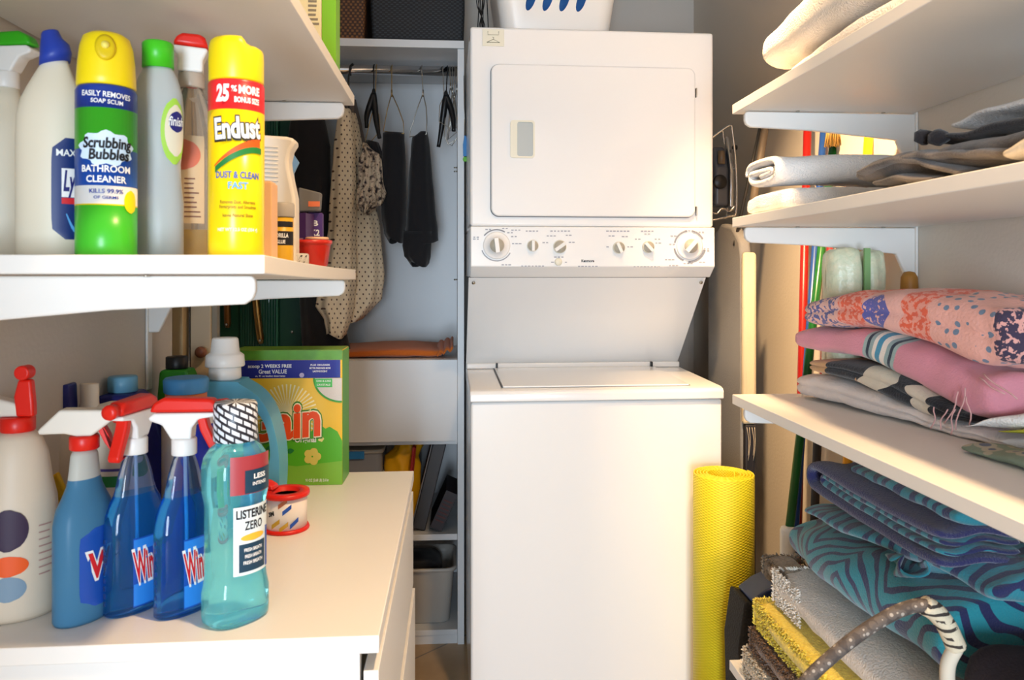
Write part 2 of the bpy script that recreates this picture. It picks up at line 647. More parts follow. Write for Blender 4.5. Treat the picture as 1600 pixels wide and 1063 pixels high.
# lid: left edge (772..786), right edge (1022..1078)
lf = at(786, 603, 2.09).x - lx
rf = at(1078, 603, 2.09).x - lx
b = MB()
b.add([(lf, .015, zt - .0005), (rf, .015, zt - .0005), (rf, .372, zt + .0052), (lf, .372, zt + .0052), (lf, .015, zt + .004), (rf, .015, zt + .004), (rf, .372, zt + .0092), (lf, .372, zt + .0092)],
      [(0, 1, 2, 3), (7, 6, 5, 4), (0, 4, 5, 1), (1, 5, 6, 2), (2, 6, 7, 3), (3, 7, 4, 0)], 0, False)
b.build('lid', ENAMEL, lc, bevel=0.0025)
for xx in (lf - .004, rf + .001):
    MB().add([(xx, .012, zt + .0005), (xx + .003, .012, zt + .0005), (xx + .003, .39, zt + .0062), (xx, .39, zt + .0062)], [(0, 1, 2, 3)], 0, False).build('lid_gap', M('gap_grey', '#55585f', 0.7), lc)
for xx in (lf + .004, rf - .012):
    MB().box(xx, xx + .006, .368, .384, zt + .005, zt + .024).build('lid_hinge', BLACKP, lc, bevel=0.001)
# sloping back panel below the dryer
pz1 = L(900, 434, .12)[1]
b = MB()
th = .006
b.add([(-.002, .42, zt + .004), (Wd - .002, .42, zt + .004), (Wd - .006, .115, pz1), (-.002, .115, pz1), (-.002, .44, zt + .004), (Wd - .002, .44, zt + .004), (Wd - .006, .135, pz1), (-.002, .135, pz1)],
      [(0, 1, 2, 3), (7, 6, 5, 4), (0, 4, 5, 1), (1, 5, 6, 2), (2, 6, 7, 3), (3, 7, 4, 0)], 0, False)
b.build('rear_panel', ENAMEL, lc, bevel=0.001)
b = MB().box(-.001, Wd - .001, .385, .419, zt + .0045, zt + .022)
b.build('splash_strip', ENAMEL, lc, bevel=0.004)
MB().box(.02, Wd - .02, .46, .66, zt + .0045, 1.30).build('support_frame', M('frame_grey_metal', '#8a8c90', 0.5), lc)  # plain grey block behind the rear panel
for xx in (.012, Wd - .018):
    MB().lathe([(0.005, 0), (0.005, .003), (.003, .0045)], 12).build('panel_screw', STEEL, lc, loc=(xx, .124, pz1 - .014), rot=(PI / 2 + .6, 0, 0))
p = L(949, 527, .34)
MB().lathe([(0.0022, 0), (0.0022, .002)], 10).build('panel_hole', GREYT, lc, loc=(p[0], .345, p[1]), rot=(PI / 2 + .7, 0, 0))
# control housing and dryer cabinet
DY = .055
ztop = L(735, 41, DY)[1]
zc1 = L(735, 354, DY)[1]
zc0 = L(735, 419, DY)[1]
zch = L(735, 433.5, .09)[1]
DW = .692
b = MB().box(0, DW, DY, .66, zc1 + .001, ztop)
b.build('dryer_cabinet', ENAMEL, lc, bevel=0.008, seg=4)
b = MB()
b.prism([(DY - .008, zc1), (.655, zc1), (.655, zch), (.100, zch), (DY + .030, zch), (DY - .004, zc0), (DY - .010, zc0 + .004)], 0.001, DW + .001, 'x')
b.build('control_panel', ENAMEL, lc, bevel=0.003)
cp = DY - .0102       # front of the control panel
# dryer door
dx0, dz0 = L(767.5, 338, DY)
dx1, dz1 = L(1086, 101, DY)[0], L(768, 101, DY)[1]
GAP = M('door_gap_grey', '#6d6f75', 0.6)
MB().prism(rrect(dx0 - .002, dx1 + .002, dz0 - .002, dz1 + .002, .024, 8), DY - .0006, DY + .002, 'y').build('door_seal', GAP, lc)
dd = MB().prism(rrect(dx0, dx1, dz0, dz1, .022, 8), DY - .014, DY - .0007, 'y').build('dryer_door', ENAMEL, lc, bevel=0.004)
a0 = L(797, 248, DY)
a1 = L(835, 190, DY)
fr = DY - .0142
hd = MB()
op = rrect(a0[0], a1[0], a0[1], a1[1], .008)
inn = rrect(a0[0] + .019, a1[0] - .005, a0[1] + .005, a1[1] - .005, .006)
n_ = len(op)
hd.add([(x, fr, z) for x, z in op] + [(x, fr - .004, z) for x, z in op] + [(x, fr - .004, z) for x, z in inn] + [(x, fr + .003, z) for x, z in inn],
       [(i, (i + 1) % n_, n_ + (i + 1) % n_, n_ + i) for i in range(n_)] + [(n_ + i, n_ + (i + 1) % n_, 2 * n_ + (i + 1) % n_, 2 * n_ + i) for i in range(n_)] +
       [(2 * n_ + i, 2 * n_ + (i + 1) % n_, 3 * n_ + (i + 1) % n_, 3 * n_ + i) for i in range(n_)], 0, False)
hd.build('handle', IVORY, dd)
MB().prism(inn, fr - .0004, fr - .0002, 'y').build('recess', M('recess_grey', '#b7bdbb', 0.4), dd)
for py in (145, 330):
    p = L(1085.5, py, DY)
    MB().box(dx1 + .0025, dx1 + .006, DY - .012, DY - .0008, p[1] - .013, p[1] + .013).build('hinge', STEEL, dd, bevel=.001)
# badge with a hanger sign
g0, g1 = L(754, 72, DY), L(788, 46, DY)
bd = MB().box(g0[0], g1[0], DY - .0025, DY - .0004, g0[1], g1[1]).build('badge', IVORY, lc, bevel=.0008)
cx_, w_ = (g0[0] + g1[0]) / 2, (g1[0] - g0[0])
yb_ = DY - .0030
hz = g0[1]
b = MB()
b.tube([(cx_ - w_ * .3, yb_, hz + .010), (cx_, yb_, hz + .019), (cx_ + w_ * .3, yb_, hz + .010), (cx_ - w_ * .3, yb_, hz + .010)], .0007, 6)
b.tube([(cx_, yb_, hz + .019), (cx_ + .002, yb_, hz + .023), (cx_ - .002, yb_, hz + .025)], .0006, 6)
b.tube([(cx_ - w_ * .25, yb_, hz + .041), (cx_ - w_ * .25, yb_, hz + .031), (cx_ + w_ * .25, yb_, hz + .031), (cx_ + w_ * .25, yb_, hz + .041)], .0007, 6)
b.build('hanger_sign', M('olive_print', '#6b6a4a', 0.6), bd)


def knob(px, py, r, rot, big=False):
    x, z = L(px, py, DY)
    kb = MB()
    if big:
        kb.lathe([(r * 1.75, 0), (r * 1.75, .004), (r * 1.6, .0055), (r, .006), (r, .014), (r * .93, .016)], 36)
    else:
        kb.lathe([(r, 0), (r, .010), (r * .93, .012)], 28)
    k = kb.build('knob', ENAMEL if big else IVORY, lc, loc=(x, cp - .0003, z), rot=(PI / 2, rot, 0))
    top = .016 if big else .012
    b = MB().box(-r * .28, r * .28, -r * .95, r * .95, top, top + .008)
    b.build('grip', PLAST, k, bevel=.0012)
    m2 = M('knob_grey', '#b5afa0', 0.5)
    MB().lathe([(r * .92, top - .0001), (r * .92, top + .0005)], 28).build('knob_face', m2, k)
    return x, z


def ticks(x, z, r0, r1, a0, a1, n, w=.0009):
    b = MB()
    for i in range(n):
        a = math.radians(a0 + (a1 - a0) * i / (n - 1))
        c, s = math.cos(a), math.sin(a)
        b.add([(x + r0 * c - w * s, cp - .0004, z + r0 * s + w * c), (x + r1 * c - w * s, cp - .0004, z + r1 * s + w * c), (x + r1 * c + w * s, cp - .0004, z + r1 * s - w * c), (x + r0 * c + w * s, cp - .0004, z + r0 * s - w * c)], [(0, 1, 2, 3)], 0, False)
    return b


def dashes(b, px, py, n, w=4, gap=1.4, h=1.7):
    for i in range(n):
        u = px + (i - (n - 1) / 2) * (w + gap)
        ww = w * random.uniform(.7, 1.1)
        x0, z0 = L(u - ww / 2, py + h / 2, DY)
        x1, z1 = L(u + ww / 2, py - h / 2, DY)
        b.add([(x0, cp - .0004, z0), (x1, cp - .0004, z0), (x1, cp - .0004, z1), (x0, cp - .0004, z1)], [(0, 1, 2, 3)], 0, False)


x, z = knob(776, 384, .0215, -.12, True)
ticks(x, z, .042, .0455, 60, 140, 30, .0012).build('dial_markings', GREYT, lc)
ticks(x, z, .041, .044, 200, 330, 34, .0012).build('dial_markings', GREYT, lc)
knob(832, 384.5, .0155, 0)
knob(874, 386, .018, .95)
x, z = L(872, 409.5, DY)
MB().lathe([(0.0105, 0), (0.0105, .004), (.009, .006)], 24).build('push_button', IVORY, lc, loc=(x, cp - .0003, z), rot=(PI / 2, 0, 0))
knob(966, 387.5, .0165, -.42)
knob(1012, 386.5, .0165, -.75)
x, z = knob(1077, 385, .0215, .72, True)
ticks(x, z, .041, .046, 30, 80, 16, .0013).build('dial_markings', GREYT, lc)
ticks(x, z, .041, .046, 100, 165, 18, .0013).build('dial_markings', GREYT, lc)
ticks(x, z, .041, .046, 190, 245, 16, .0013).build('dial_markings', GREYT, lc)
ticks(x, z, .041, .048, 268, 345, 22, .0013).build('dial_markings', GREYT, lc)
for px, py, n in ((789, 357.5, 2), (763, 359, 2), (806, 360, 3), (797, 364, 2), (803, 370, 2), (744, 371, 2), (744, 374, 2), (807, 381, 3), (791, 414, 3), (831, 361.5, 4), (832, 416, 7), (875, 361.5, 6),
                  (861, 369, 3), (888, 368, 2), (852, 379.5, 2), (893, 379, 2), (873, 402, 3), (863, 410, 1), (884, 410, 1), (918, 416.5, 6), (965, 361.5, 7), (955, 369, 2), (976, 370, 2), (949, 386, 1.0), (984, 386, 2),
                  (1011, 361.5, 4), (1011, 366, 2), (996, 374, 2), (1027, 374, 2), (1028, 380, 2), (1010, 417, 8), (1052, 369, 2), (1050, 382, 2), (1046, 406, 3), (1093, 363, 3), (1074, 361, 2), (1101, 389, 3), (1101, 392, 3), (1097, 410, 2), (1075, 412, 3), (1052, 415, 3)):
    b = MB()
    dashes(b, px, py, int(n))
    tag(b.build('scale_markings', M('faint_print', '#a3a5ae', 0.6), lc), kind='stuff')
x, z = L(918, 408, DY)
lettering(lc, 'Kenmore', .0105, x, z, BLACKI, y=cp - .0005, bold=.03, width=.036, name='brand_lettering')
# ================================================================== sprays on the left-hand shelf
def base(pxm, y, z=None):
    p = at(pxm, 400, y)
    return (p.x, y, zs(y) if z is None else z)


def trigger_head(t, z, cap, shroud, trig, nozz, coll, s=1.0, rz=0.0, long=1.0):
    """spray head above a bottle neck; +x is where it sprays"""
    def put(b, name, m, bev=.002, par=t):
        return b.build(name, m, par, loc=(0, 0, z), rz=rz, bevel=bev)
    c = MB().lathe([(.0145 * s, 0), (.0150 * s, .001), (.0150 * s, .019 * s), (.0135 * s, .021 * s)], 24)
    put(c, 'collar', coll, 0)
    sh = MB().prism([(-.013 * s, .020 * s), (.011 * s, .020 * s), (.012 * s, .034 * s), (.020 * s, .045 * s), (.034 * s * long, .048 * s), (.034 * s * long, .053 * s), (-.034 * s, .053 * s), (-.041 * s, .047 * s), (-.038 * s, .043 * s), (-.024 * s, .038 * s)], -.0105 * s, .0105 * s)
    put(sh, 'shroud', shroud, .0035 * s)
    cp = MB().prism([(-.040 * s, .0535 * s), (.034 * s * long, .0535 * s), (.036 * s * long, .062 * s), (.030 * s * long, .070 * s), (-.022 * s, .072 * s), (-.034 * s, .066 * s)], -.0105 * s, .0105 * s)
    put(cp, 'head_cap', cap, .004 * s)
    nz = MB()
    nz.rings([[(.0345 * s * long + dx, r * math.cos(a * PI / 10), .060 * s + r * math.sin(a * PI / 10)) for a in range(20)] for dx, r in ((0, .0085 * s), (.010 * s, .0095 * s), (.013 * s, .0085 * s), (.0132 * s, .003 * s))])
    put(nz, 'nozzle', nozz, 0)
    tr = MB().prism([(.017 * s, .0475 * s), (.028 * s, .0475 * s), (.031 * s, .036 * s), (.038 * s, .020 * s), (.046 * s, .003 * s), (.043 * s, -.003 * s), (.037 * s, -.001 * s), (.029 * s, .014 * s), (.021 * s, .030 * s)], -.0075 * s, .0075 * s)
    put(tr, 'trigger', trig, .0025 * s)


HDPE = M('cream_bottle_plastic', '#e6dcc6', 0.45)
# -- white bottle with the green spray head at the left edge
t = thing('spray_bottle', 'cream spray bottle with green head at the far left of the upper shelf', 'spray bottle', base(10, 1.03), .35)
MB().lathe([(.033, 0), (.036, .004), (.036, .10), (.031, .13), (.034, .165), (.028, .185), (.017, .205), (.0145, .222)], 36, sy=.75).build('body', HDPE, t)
trigger_head(t, .2205, GREEN, PLAST, GREEN, GREEN, PLAST, 1.0, PI - .5)

# -- white toilet cleaner with the blue slanted cap
t = thing('toilet_cleaner_bottle', 'cream bottle with angled blue cap and navy label beside the green-headed spray', 'bottle', base(80, .96), .12)
pr = [(.036, 0), (.0385, .005), (.0385, .145), (.0375, .170), (.034, .190, .001), (.028, .205, .002), (.021, .220, .003), (.0155, .232, .004), (.0135, .238, .0045)]
MB().lathe(pr, 40, sy=.62).build('body', HDPE, t)
cpv = MB()
R = []
for r, h, dx in ((.0165, .234, .004), (.017, .244, .005), (.0155, .254, .004), (.0115, .262, .0005), (.0095, .270, -.001), (.0085, .272, -.001)):
    R.append([(dx + r * math.cos(a * PI / 12), r * math.sin(a * PI / 12), h + .25 * (r * math.cos(a * PI / 12))) for a in range(24)])
cpv.rings(R).build('cap', M('blue_cap', '#2340a8', 0.4), t)
lb = patch(.0392, .22, 1.42, .022, .142, sy=.62, shape='round').build('label', M('deep_blue_label', '#17306f', 0.4), t)
lettering(lb, 'MAX+', .011, .0395 * .72, .124, WHITEP, R=.0398, sy=.62)
patch(.0395, .50, 1.35, .072, .106, sy=.62).build('label_panel', WHITEP, lb)
lettering(lb, 'Lysol', .026, .0395 * .93, .090, NAVY, R=.0402, sy=.62, bold=.03, shear=.2, width=.032, name='brand_lettering', squash=1.3)
patch(.0396, .50, 1.35, .064, .0712, sy=.62).build('label_stripe', REDP, lb)
w_ = MB()
R = []
for i in range(9):
    u = i / 8
    th, zz = .62 + .45 * u, .052 - .020 * u - .01 * math.sin(u * PI)
    R.append([(.0397 * math.sin(th), -.0397 * .62 * math.cos(th), zz), (.0397 * math.sin(th + .03), -.0397 * .62 * math.cos(th + .03), zz + .004 * math.sin(u * PI) + .0008)])
w_.rings(R, False, False, closed=False).build('label_swirl', SKYP, lb)

# -- bathroom cleaner aerosol (its cartoon is left out)
t = thing('aerosol_can', 'yellow-capped green and blue aerosol can of bathroom cleaner', 'aerosol can', base(166.5, .925), .40)
Rc = .0325
GRN = M('can_green', '#3fb52a', 0.3)
BLU = M('can_blue', '#1f55b8', 0.3)
DBL = M('can_navy', '#1d3a94', 0.3)
zz = [(.031, 0), (.0325, .002), (Rc, .058), (Rc, .058), (Rc, .0595), (Rc, .0595), (Rc, .080), (Rc, .080), (Rc, .122), (Rc, .122), (Rc, .168), (Rc, .168), (Rc, .190), (.031, .193), (.030, .195)]
ms = [0, 0, 0, 4, 4, 1, 1, 2, 2, 0, 0, 3, 3, 3]
body = MB().lathe(zz, 44, m=ms).build('body', [GRN, WHITEP, BLU, DBL, YELLOW], t)
cp = MB().lathe([(.0300, .1955), (.0312, .197), (.0312, .205), (.0300, .225), (.0280, .242), (.0245, .2535), (.018, .258), (.010, .2585)], 40)
cap = cp.build('cap', YELLOW, t)
MB().lathe([(0.012, 0), (.0125, .003), (.009, .0045), (.0055, .0045)], 24, sx=.85, sy=1.25).build('nozzle_recess', M('yellow_shade_plastic', '#d9bd0c', .45), cap, loc=(-.001, -.0268, .236), rot=(PI / 2 - .22, 0, 0))
MB().lathe([(0.004, 0), (.004, .006)], 12).build('spray_button', M('pale_yellow_plastic', '#f1e06a', .4), cap, loc=(-.001, -.0285, .2375), rot=(PI / 2 - .2, 0, 0))
# a froth burst stands behind the name
fr = MB()
pts = []
for i in range(40):
    a = 2 * PI * i / 40
    k = 1 + .10 * math.sin(a * 9)
    pts.append((.0285 * 1.06 * k * math.cos(a), .122 + .019 * k * math.sin(a)))
v = [(Rc + .0004) * Vector((math.sin(x / Rc), -math.cos(x / Rc), 0)) + Vector((0, 0, z)) for x, z in pts]
cen = Vector((0, -(Rc + .0004), .122))
fv = [tuple(cen)]
for k in (.25, .5, .75, 1):
    for x, z in pts:
        fv.append(tuple((Rc + .0004) * Vector((math.sin(x * k / Rc), -math.cos(x * k / Rc), 0)) + Vector((0, 0, .122 + (z - .122) * k))))
ff = [(0, 1 + i, 1 + (i + 1) % 40) for i in range(40)]
for r_ in range(3):
    ff += [(1 + r_ * 40 + i, 1 + (r_ + 1) * 40 + i, 1 + (r_ + 1) * 40 + (i + 1) % 40, 1 + r_ * 40 + (i + 1) % 40) for i in range(40)]
fr.add(fv, ff).build('froth_label', M('froth_print', '#cfe3f4', .4), body)
Rt = Rc + .0009
lettering(body, 'EASILY REMOVES', .0085, 0, .1825, WHITEP, R=Rt, bold=.02, tilt=-.04, width=.054)
lettering(body, 'SOAP SCUM', .0068, .001, .1745, WHITEP, R=Rt, bold=.02, tilt=-.04, width=.034)
lettering(body, 'Scrubbing', .0165, .001, .1275, BLACKI, R=Rt, bold=.035, shear=.1, width=.054, name='brand_lettering')
lettering(body, 'Bubbles', .0165, .003, .1145, BLACKI, R=Rt, bold=.035, shear=.1, width=.044, name='brand_lettering')
lettering(body, 'BATHROOM', .0105, 0, .0985, WHITEP, R=Rt, bold=.025, width=.054)
lettering(body, 'CLEANER', .0105, 0, .0868, WHITEP, R=Rt, bold=.025, width=.043)
lettering(body, 'KILLS 99.9%', .0065, 0, .0735, DBL, R=Rt, bold=.02, width=.036)
lettering(body, 'OF GERMS', .0045, 0, .0665, DBL, R=Rt, bold=.02, width=.026)
patch(Rc + .0005, .58, 1.15, .050, .076, shape='oval').build('label_spot', YELLOW, body)

# -- translucent rinse bottle with the green cap
t = thing('rinse_aid_bottle', 'frosted translucent bottle with bright green cap beside the green and blue can', 'bottle', base(247, .995), -.0)
FROST = M('frosted_plastic', '#d6dbd9', 0.28, trans=.35, ior=1.2)
MB().lathe([(.029, 0), (.0305, .004), (.0305, .07), (.0275, .10), (.027, .12), (.030, .15), (.031, .185), (.029, .208), (.024, .226), (.019, .236), (.0175, .240)], 40, sy=.72).build('body', FROST, t)
MB().lathe([(.0185, .2405), (.0185, .270), (.0165, .2725)], 30).build('cap', M('bright_green_cap', '#43c521', .35), t)
lb = patch(.0316, .35, 1.5, .118, .200, sy=.72, shape='oval').build('label', M('lime_label', '#a8d64a', .45), t)
patch(.0320, .50, 1.45, .128, .192, sy=.72, shape='oval').build('label_panel', M('label_cream', '#e8dcc0', .5), lb)
patch(.0322, .66, 1.40, .158, .184, sy=.72, shape='oval').build('label_panel', NAVY, lb)
lettering(lb, 'finish', .016, .032 * 1.02, .171, WHITEP, R=.0325, sy=.72, bold=.02, shear=.2, width=.024, name='brand_lettering')

# -- clear spray bottle with red and white head
t = thing('spray_bottle', 'clear spray bottle with red and white head and a little yellowish liquid', 'spray bottle', base(299, 1.06), .25)
CLEAR = M('clear_plastic', '#f3efe6', 0.05, trans=.88, ior=1.18)
MB().lathe([(.030, 0), (.033, .004), (.033, .12), (.0325, .15), (.030, .175), (.025, .200), (.018, .220), (.0145, .232)], 40, sy=.8).build('body', CLEAR, t)
MB().lathe([(.028, .003), (.0318, .007), (.0318, .042)], 36, sy=.8).build('liquid', M('yellow_liquid', '#c9a72c', 0.1, trans=.5, ior=1.2), t)
lb = patch(.0334, -1.1, .55, .050, .165, sy=.8).build('label', M('label_beige', '#cdb795', .5, alpha=.75), t)
patch(.0338, -.95, .40, .120, .160, sy=.8, shape='oval').build('label_panel', M('label_rose', '#c96b55', .5, alpha=.8), lb)
b = MB()
for i in range(9):
    z0 = .058 + .0062 * i
    v = []
    n = 6
    ww = random.uniform(.5, 1.0)
    for j in range(n + 1):
        th = -.2 + ww * j / n * .65
        for q in (0, .0018):
            v.append((.0339 * math.sin(th), -.0339 * .8 * math.cos(th), z0 + q))
    b.add(v, [(2 * j, 2 * j + 2, 2 * j + 3, 2 * j + 1) for j in range(n)])
tag(b.build('label_fine_print', M('brown_print', '#6d4a3e', .6), lb), kind='stuff')
c = MB().lathe([(.0160, .2325), (.0165, .234), (.0165, .250), (.0150, .252)], 24).build('collar', M('clear_collar', '#b8a898', .3), t)
MB().prism([(-.017, .2525), (.015, .2525), (.015, .268), (.021, .281), (.021, .285), (-.022, .287), (-.021, .281), (-.016, .270)], -.014, .014).build('shroud', PLAST, t, bevel=.004)
MB().prism([(-.0225, .2875), (.0225, .2855), (.018, .299), (.012, .3035), (-.010, .3035), (-.018, .299)], -.0145, .0145).build('head_cap', RED, t, bevel=.005)
tr = MB().prism([(-.009, .2520), (.009, .2520), (.007, .2360), (.004, .2290), (-.005, .2290), (-.008, .2360)], .0168, .0210).build('trigger', RED, t, bevel=.0012)

# -- yellow dusting spray
t = thing('aerosol_can', 'all yellow aerosol can of dusting spray with red band, at the shelf end', 'aerosol can', base(369.5, .915), .32)
Rc = .0312
YC = M('can_yellow', '#f7d30c', .28)
zz = [(.0300, 0), (Rc, .002), (Rc, .166), (Rc, .166), (Rc, .198), (.0302, .200), (.0298, .2005)]
body = MB().lathe(zz, 44, m=[0, 0, 0, 1, 1, 1]).build('body', [YC, M('can_red', '#e0262e', .3)], t)
cp = MB()
R = []
for r, h, cut in ((.0298, .201, 0), (.0306, .203, 0), (.0306, .228, 0), (.0300, .2415, .5), (.0288, .2475, .9), (.0255, .2505, 1), (.012, .2515, 1.05)):
    ring = []
    for j in range(40):
        a = 2 * PI * j / 40
        x = r * math.cos(a)
        dip = .0085 / (1 + math.exp(-(x - .009) * 900)) + .008 * math.exp(-((x - .0105) / .0035) ** 2) * .4
        ring.append((x, r * math.sin(a), h - dip * cut))
    R.append(ring)
cp.rings(R).build('cap', YELLOW, t)
Rt = Rc + .0006
lettering(body, '25', .022, -.0175, .183, WHITEP, R=Rt, bold=.05, shear=.1, width=.016, squash=1.15)
lettering(body, '%', .009, -.0042, .1885, WHITEP, R=Rt, bold=.05)
lettering(body, 'MORE', .0125, .0135, .188, WHITEP, R=Rt, bold=.05, width=.026)
lettering(body, 'BONUS SIZE', .0085, .011, .1765, WHITEP, R=Rt, bold=.04, width=.030)
lettering(body, 'Endust', .033, -.0005, .1435, M('print_outline', '#2e2412', .6), R=Rt, bold=.085, width=.058, tilt=.07, squash=1.05, name='brand_lettering')
lettering(body, 'Endust', .033, -.0005, .1440, WHITEP, R=Rt + .0005, bold=.035, width=.055, tilt=.07, squash=1.0, name='brand_lettering')


def swoosh(par, R_, pts, mat, name='label_swoosh'):
    """pts: (x, z_low, z_high) strip wrapped round the body"""
    rr = []
    for x, a, c_ in pts:
        th = x / R_
        rr.append([(R_ * math.sin(th), -R_ * math.cos(th), a), (R_ * math.sin(th), -R_ * math.cos(th), c_)])
    return MB().rings(rr, False, False, closed=False).build(name, mat, par)


swoosh(body, Rt, [(-.028 + .056 * i / 14, .101 + .022 * math.sin(i / 14 * 1.9), .103 + .031 * math.sin(i / 14 * 1.62)) for i in range(15)], ORANGE)
swoosh(body, Rt + .0003, [(-.027 + .057 * i / 14, .094 + .024 * math.sin(i / 14 * 1.8), .101 + .024 * math.sin(i / 14 * 1.8)) for i in range(15)], DKGREEN)
lettering(body, 'DUST & CLEAN', .0105, 0, .0915, M('print_blue', '#3a62b5', .5), R=Rt, bold=.03, width=.051)
lettering(body, 'FAST', .0105, 0, .0795, SKYP, R=Rt, bold=.03, width=.022)
OLV = M('print_olive', '#8a6d10', .5)
for zz_, s_, w_ in ((.0610, 'Removes Dust, Allergens', .040), (.0555, 'Fingerprints and Smudges', .042), (.0460, 'leaves Natural Shine', .034)):
    lettering(body, s_, .0055, 0, zz_, OLV, R=Rt, width=w_)
lettering(body, 'NET WT 12.5 OZ (354 g)', .005, 0, .030, WHITEP, R=Rt, width=.046, bold=.02)

# -- things standing behind the sprays
t = thing('carton', 'blue and white striped carton half hidden behind the sprays', 'box', (at(165, 0, 1.24).x, 1.25, zs(1.24)))
MB().box(-.065, .065, 0, .06, 0, .285).build('carton_body', M('carton_white', '#d9d8d6', .5), t, bevel=.001)
for z0 in (.205, .235, .262):
    MB().box(-.0651, .0651, -.0008, -.0002, z0, z0 + .013).build('stripe', M('carton_blue', '#27407f', .5), t)

t = thing('carton', 'plain peach carton right behind the yellow dusting can', 'box', (at(404, 0, 1.02).x, 1.02, zs(1.02)), 0)
MB().box(-.020, .0165, 0, .035, 0, .102).build('carton_body', M('peach_card', '#eab887', .55), t, bevel=.001)
MB().box(-.018, .0145, .002, .033, .1022, .104).build('flap', M('peach_card_light', '#f0c79c', .55), t)

# tall white ridged scoop-shaped bottle
p0, p1 = at(413, 310, 1.2), at(457, 208, 1.2)
t = thing('ridged_bottle', 'white flared plastic bottle with a ridged side rising behind the yellow glue jar', 'bottle', ((p0.x + p1.x) / 2, 1.225, zs(1.22)))
o = [(-.030, 0), (.024, 0), (.0235, .105), (.0205, .118), (.014, .150), (.013, .162), (.0165, .178), (.0225, .188), (.0225, .196), (.010, .199), (-.024, .201), (-.030, .199), (-.0275, .120)]
MB().prism(o, -.018, .018).build('body', CREAMP, t, bevel=.005)
b = MB()
for i in range(9):
    zz_ = .130 + i * .0065
    b.tube([(-.0265, -.0183, zz_), (-.008, -.0187, zz_), (-.002, -.0183, zz_)], .0011, 6)
b.build('ridges', CREAMP, t)

# glue jar
t = thing('glue_jar', 'small yellow and black glue jar with grey lid at the shelf edge', 'jar', (at(439, 0, 1.13).x, 1.13, zs(1.13)), .2)
MB().lathe([(.0165, 0), (.0175, .002), (.0175, .066)], 32).build('body', M('jar_yellow', '#d9a823', .4), t)
MB().lathe([(.0185, .0665), (.0190, .068), (.0190, .085), (.0175, .087)], 32).build('lid', M('jar_lid_grey', '#a8a196', .35), t)
lb = patch(.0178, -1.3, 1.3, .026, .046).build('label', BLACKI, t)
lettering(lb, 'GORILLA', .0085, 0, .0395, WHITEP, R=.0181, bold=.03, width=.022, name='brand_lettering')
lettering(lb, 'GLUE', .007, 0, .0305, WHITEP, R=.0181, bold=.03, width=.013, name='brand_lettering')
patch(.0178, -1.0, 1.2, .052, .060).build('label', BLACKI, t)

# purple cartons
PUR = M('carton_purple', '#43205c', .45)
t = thing('carton', 'dark purple carton with small print on its left face', 'box', (at(468, 0, 1.42).x, 1.43, zs(1.42)), -.2)
MB().box(-.016, .014, -.01, .03, 0, .100).build('carton_body', PUR, t, bevel=.0008)
for z0, w_ in ((.052, .020), (.044, .020), (.036, .020)):
    lettering(t, 'HAIR DRY', .006, -.001, z0, M('pink_print', '#c98a9a', .5), y=-.0104, width=w_)
t = thing('carton', 'purple carton with white lettering next to the darker one', 'box', (at(490, 0, 1.45).x, 1.47, zs(1.47)), .1)
MB().box(-.013, .013, -.01, .03, 0, .104).build('carton_body', M('carton_violet', '#4f2a78', .45), t, bevel=.0008)
lettering(t, 'K2', .016, 0, .066, WHITEP, y=-.0104, bold=.03, width=.016)
lettering(t, 'B', .014, 0, .084, WHITEP, y=-.0104, bold=.03, width=.010)
t = thing('blister_pack', 'clear grey blister pack with orange price tag lying on the purple cartons', 'package', (at(484, 0, 1.45).x, 1.455, zs(1.46) + .1042), 0)
MB().prism([(-.020, 0), (.019, .002), (.021, .036), (-.020, .046)], -.008, .010).build('shell', M('smoky_plastic', '#8e8b86', .15, trans=.3, ior=1.2), t, bevel=.003)
MB().box(-.002, .019, -.0087, -.0083, .010, .020).build('price_tag', M('orange_tag', '#ef7f4e', .5), t)
MB().box(-.026, -.021, -.004, .012, -.002, .044).build('backing_card', M('brown_card', '#4b3a30', .6), t)

# red ramekin with its lid disc
t = thing('ramekin', 'red ribbed ramekin near the far end of the left shelf', 'ramekin', (at(484, 0, 1.30).x, 1.30, zs(1.30)))
n = 48
R = []
for r, h, rib in ((.026, 0, 0), (.029, .002, 1), (.034, .034, 1), (.0345, .0365, 0), (.0365, .038, 0), (.0365, .0435, 0), (.0345, .0435, 0), (.033, .036, 0), (.027, .004, 0), (.001, .0035, 0)):
    R.append([((r - (.0011 if (j % 2 and rib) else 0)) * math.cos(2 * PI * j / n), (r - (.0011 if (j % 2 and rib) else 0)) * math.sin(2 * PI * j / n), h) for j in range(n)])
MB().rings(R).build('bowl', M('red_ceramic', '#c9281a', .3), t)
tag(MB().lathe([(.018, 0), (.019, .001), (.019, .004), (.017, .005)], 28, (t.location.x + .012, 1.30, zs(1.30) + .044)).build('coaster', M('peach_disc', '#e8b58c', .5)), 'pale round disc lying on top of the red ramekin', 'coaster')
t = thing('tape_roll', 'small clear and black striped roll in front of the red ramekin', 'tape roll', (at(466, 0, 1.24).x, 1.235, zs(1.235)))
MB().lathe([(.016, 0), (.0175, .001), (.0175, .017), (.016, .019), (.0075, .019), (.0075, .001)], 28).build('roll', M('pale_clear_plastic', '#c9c4bb', .25), t)
b = MB()
for th in (-.9, -.4, .1, .6):
    v = [(.0178 * math.sin(th + q), -.0178 * math.cos(th + q), z) for z, q in ((.003, 0), (.003, .18), (.016, .55), (.016, .37))]
    b.add(v, [(0, 1, 2, 3)])
b.build('markings', BLACKI, t)
p = at(455, 250, 1.55)
t = thing('foil_packet', 'small crumpled blue and white packet poking out beside the white flared bottle', 'packet', (p.x, 1.56, zs(1.55)), .2)
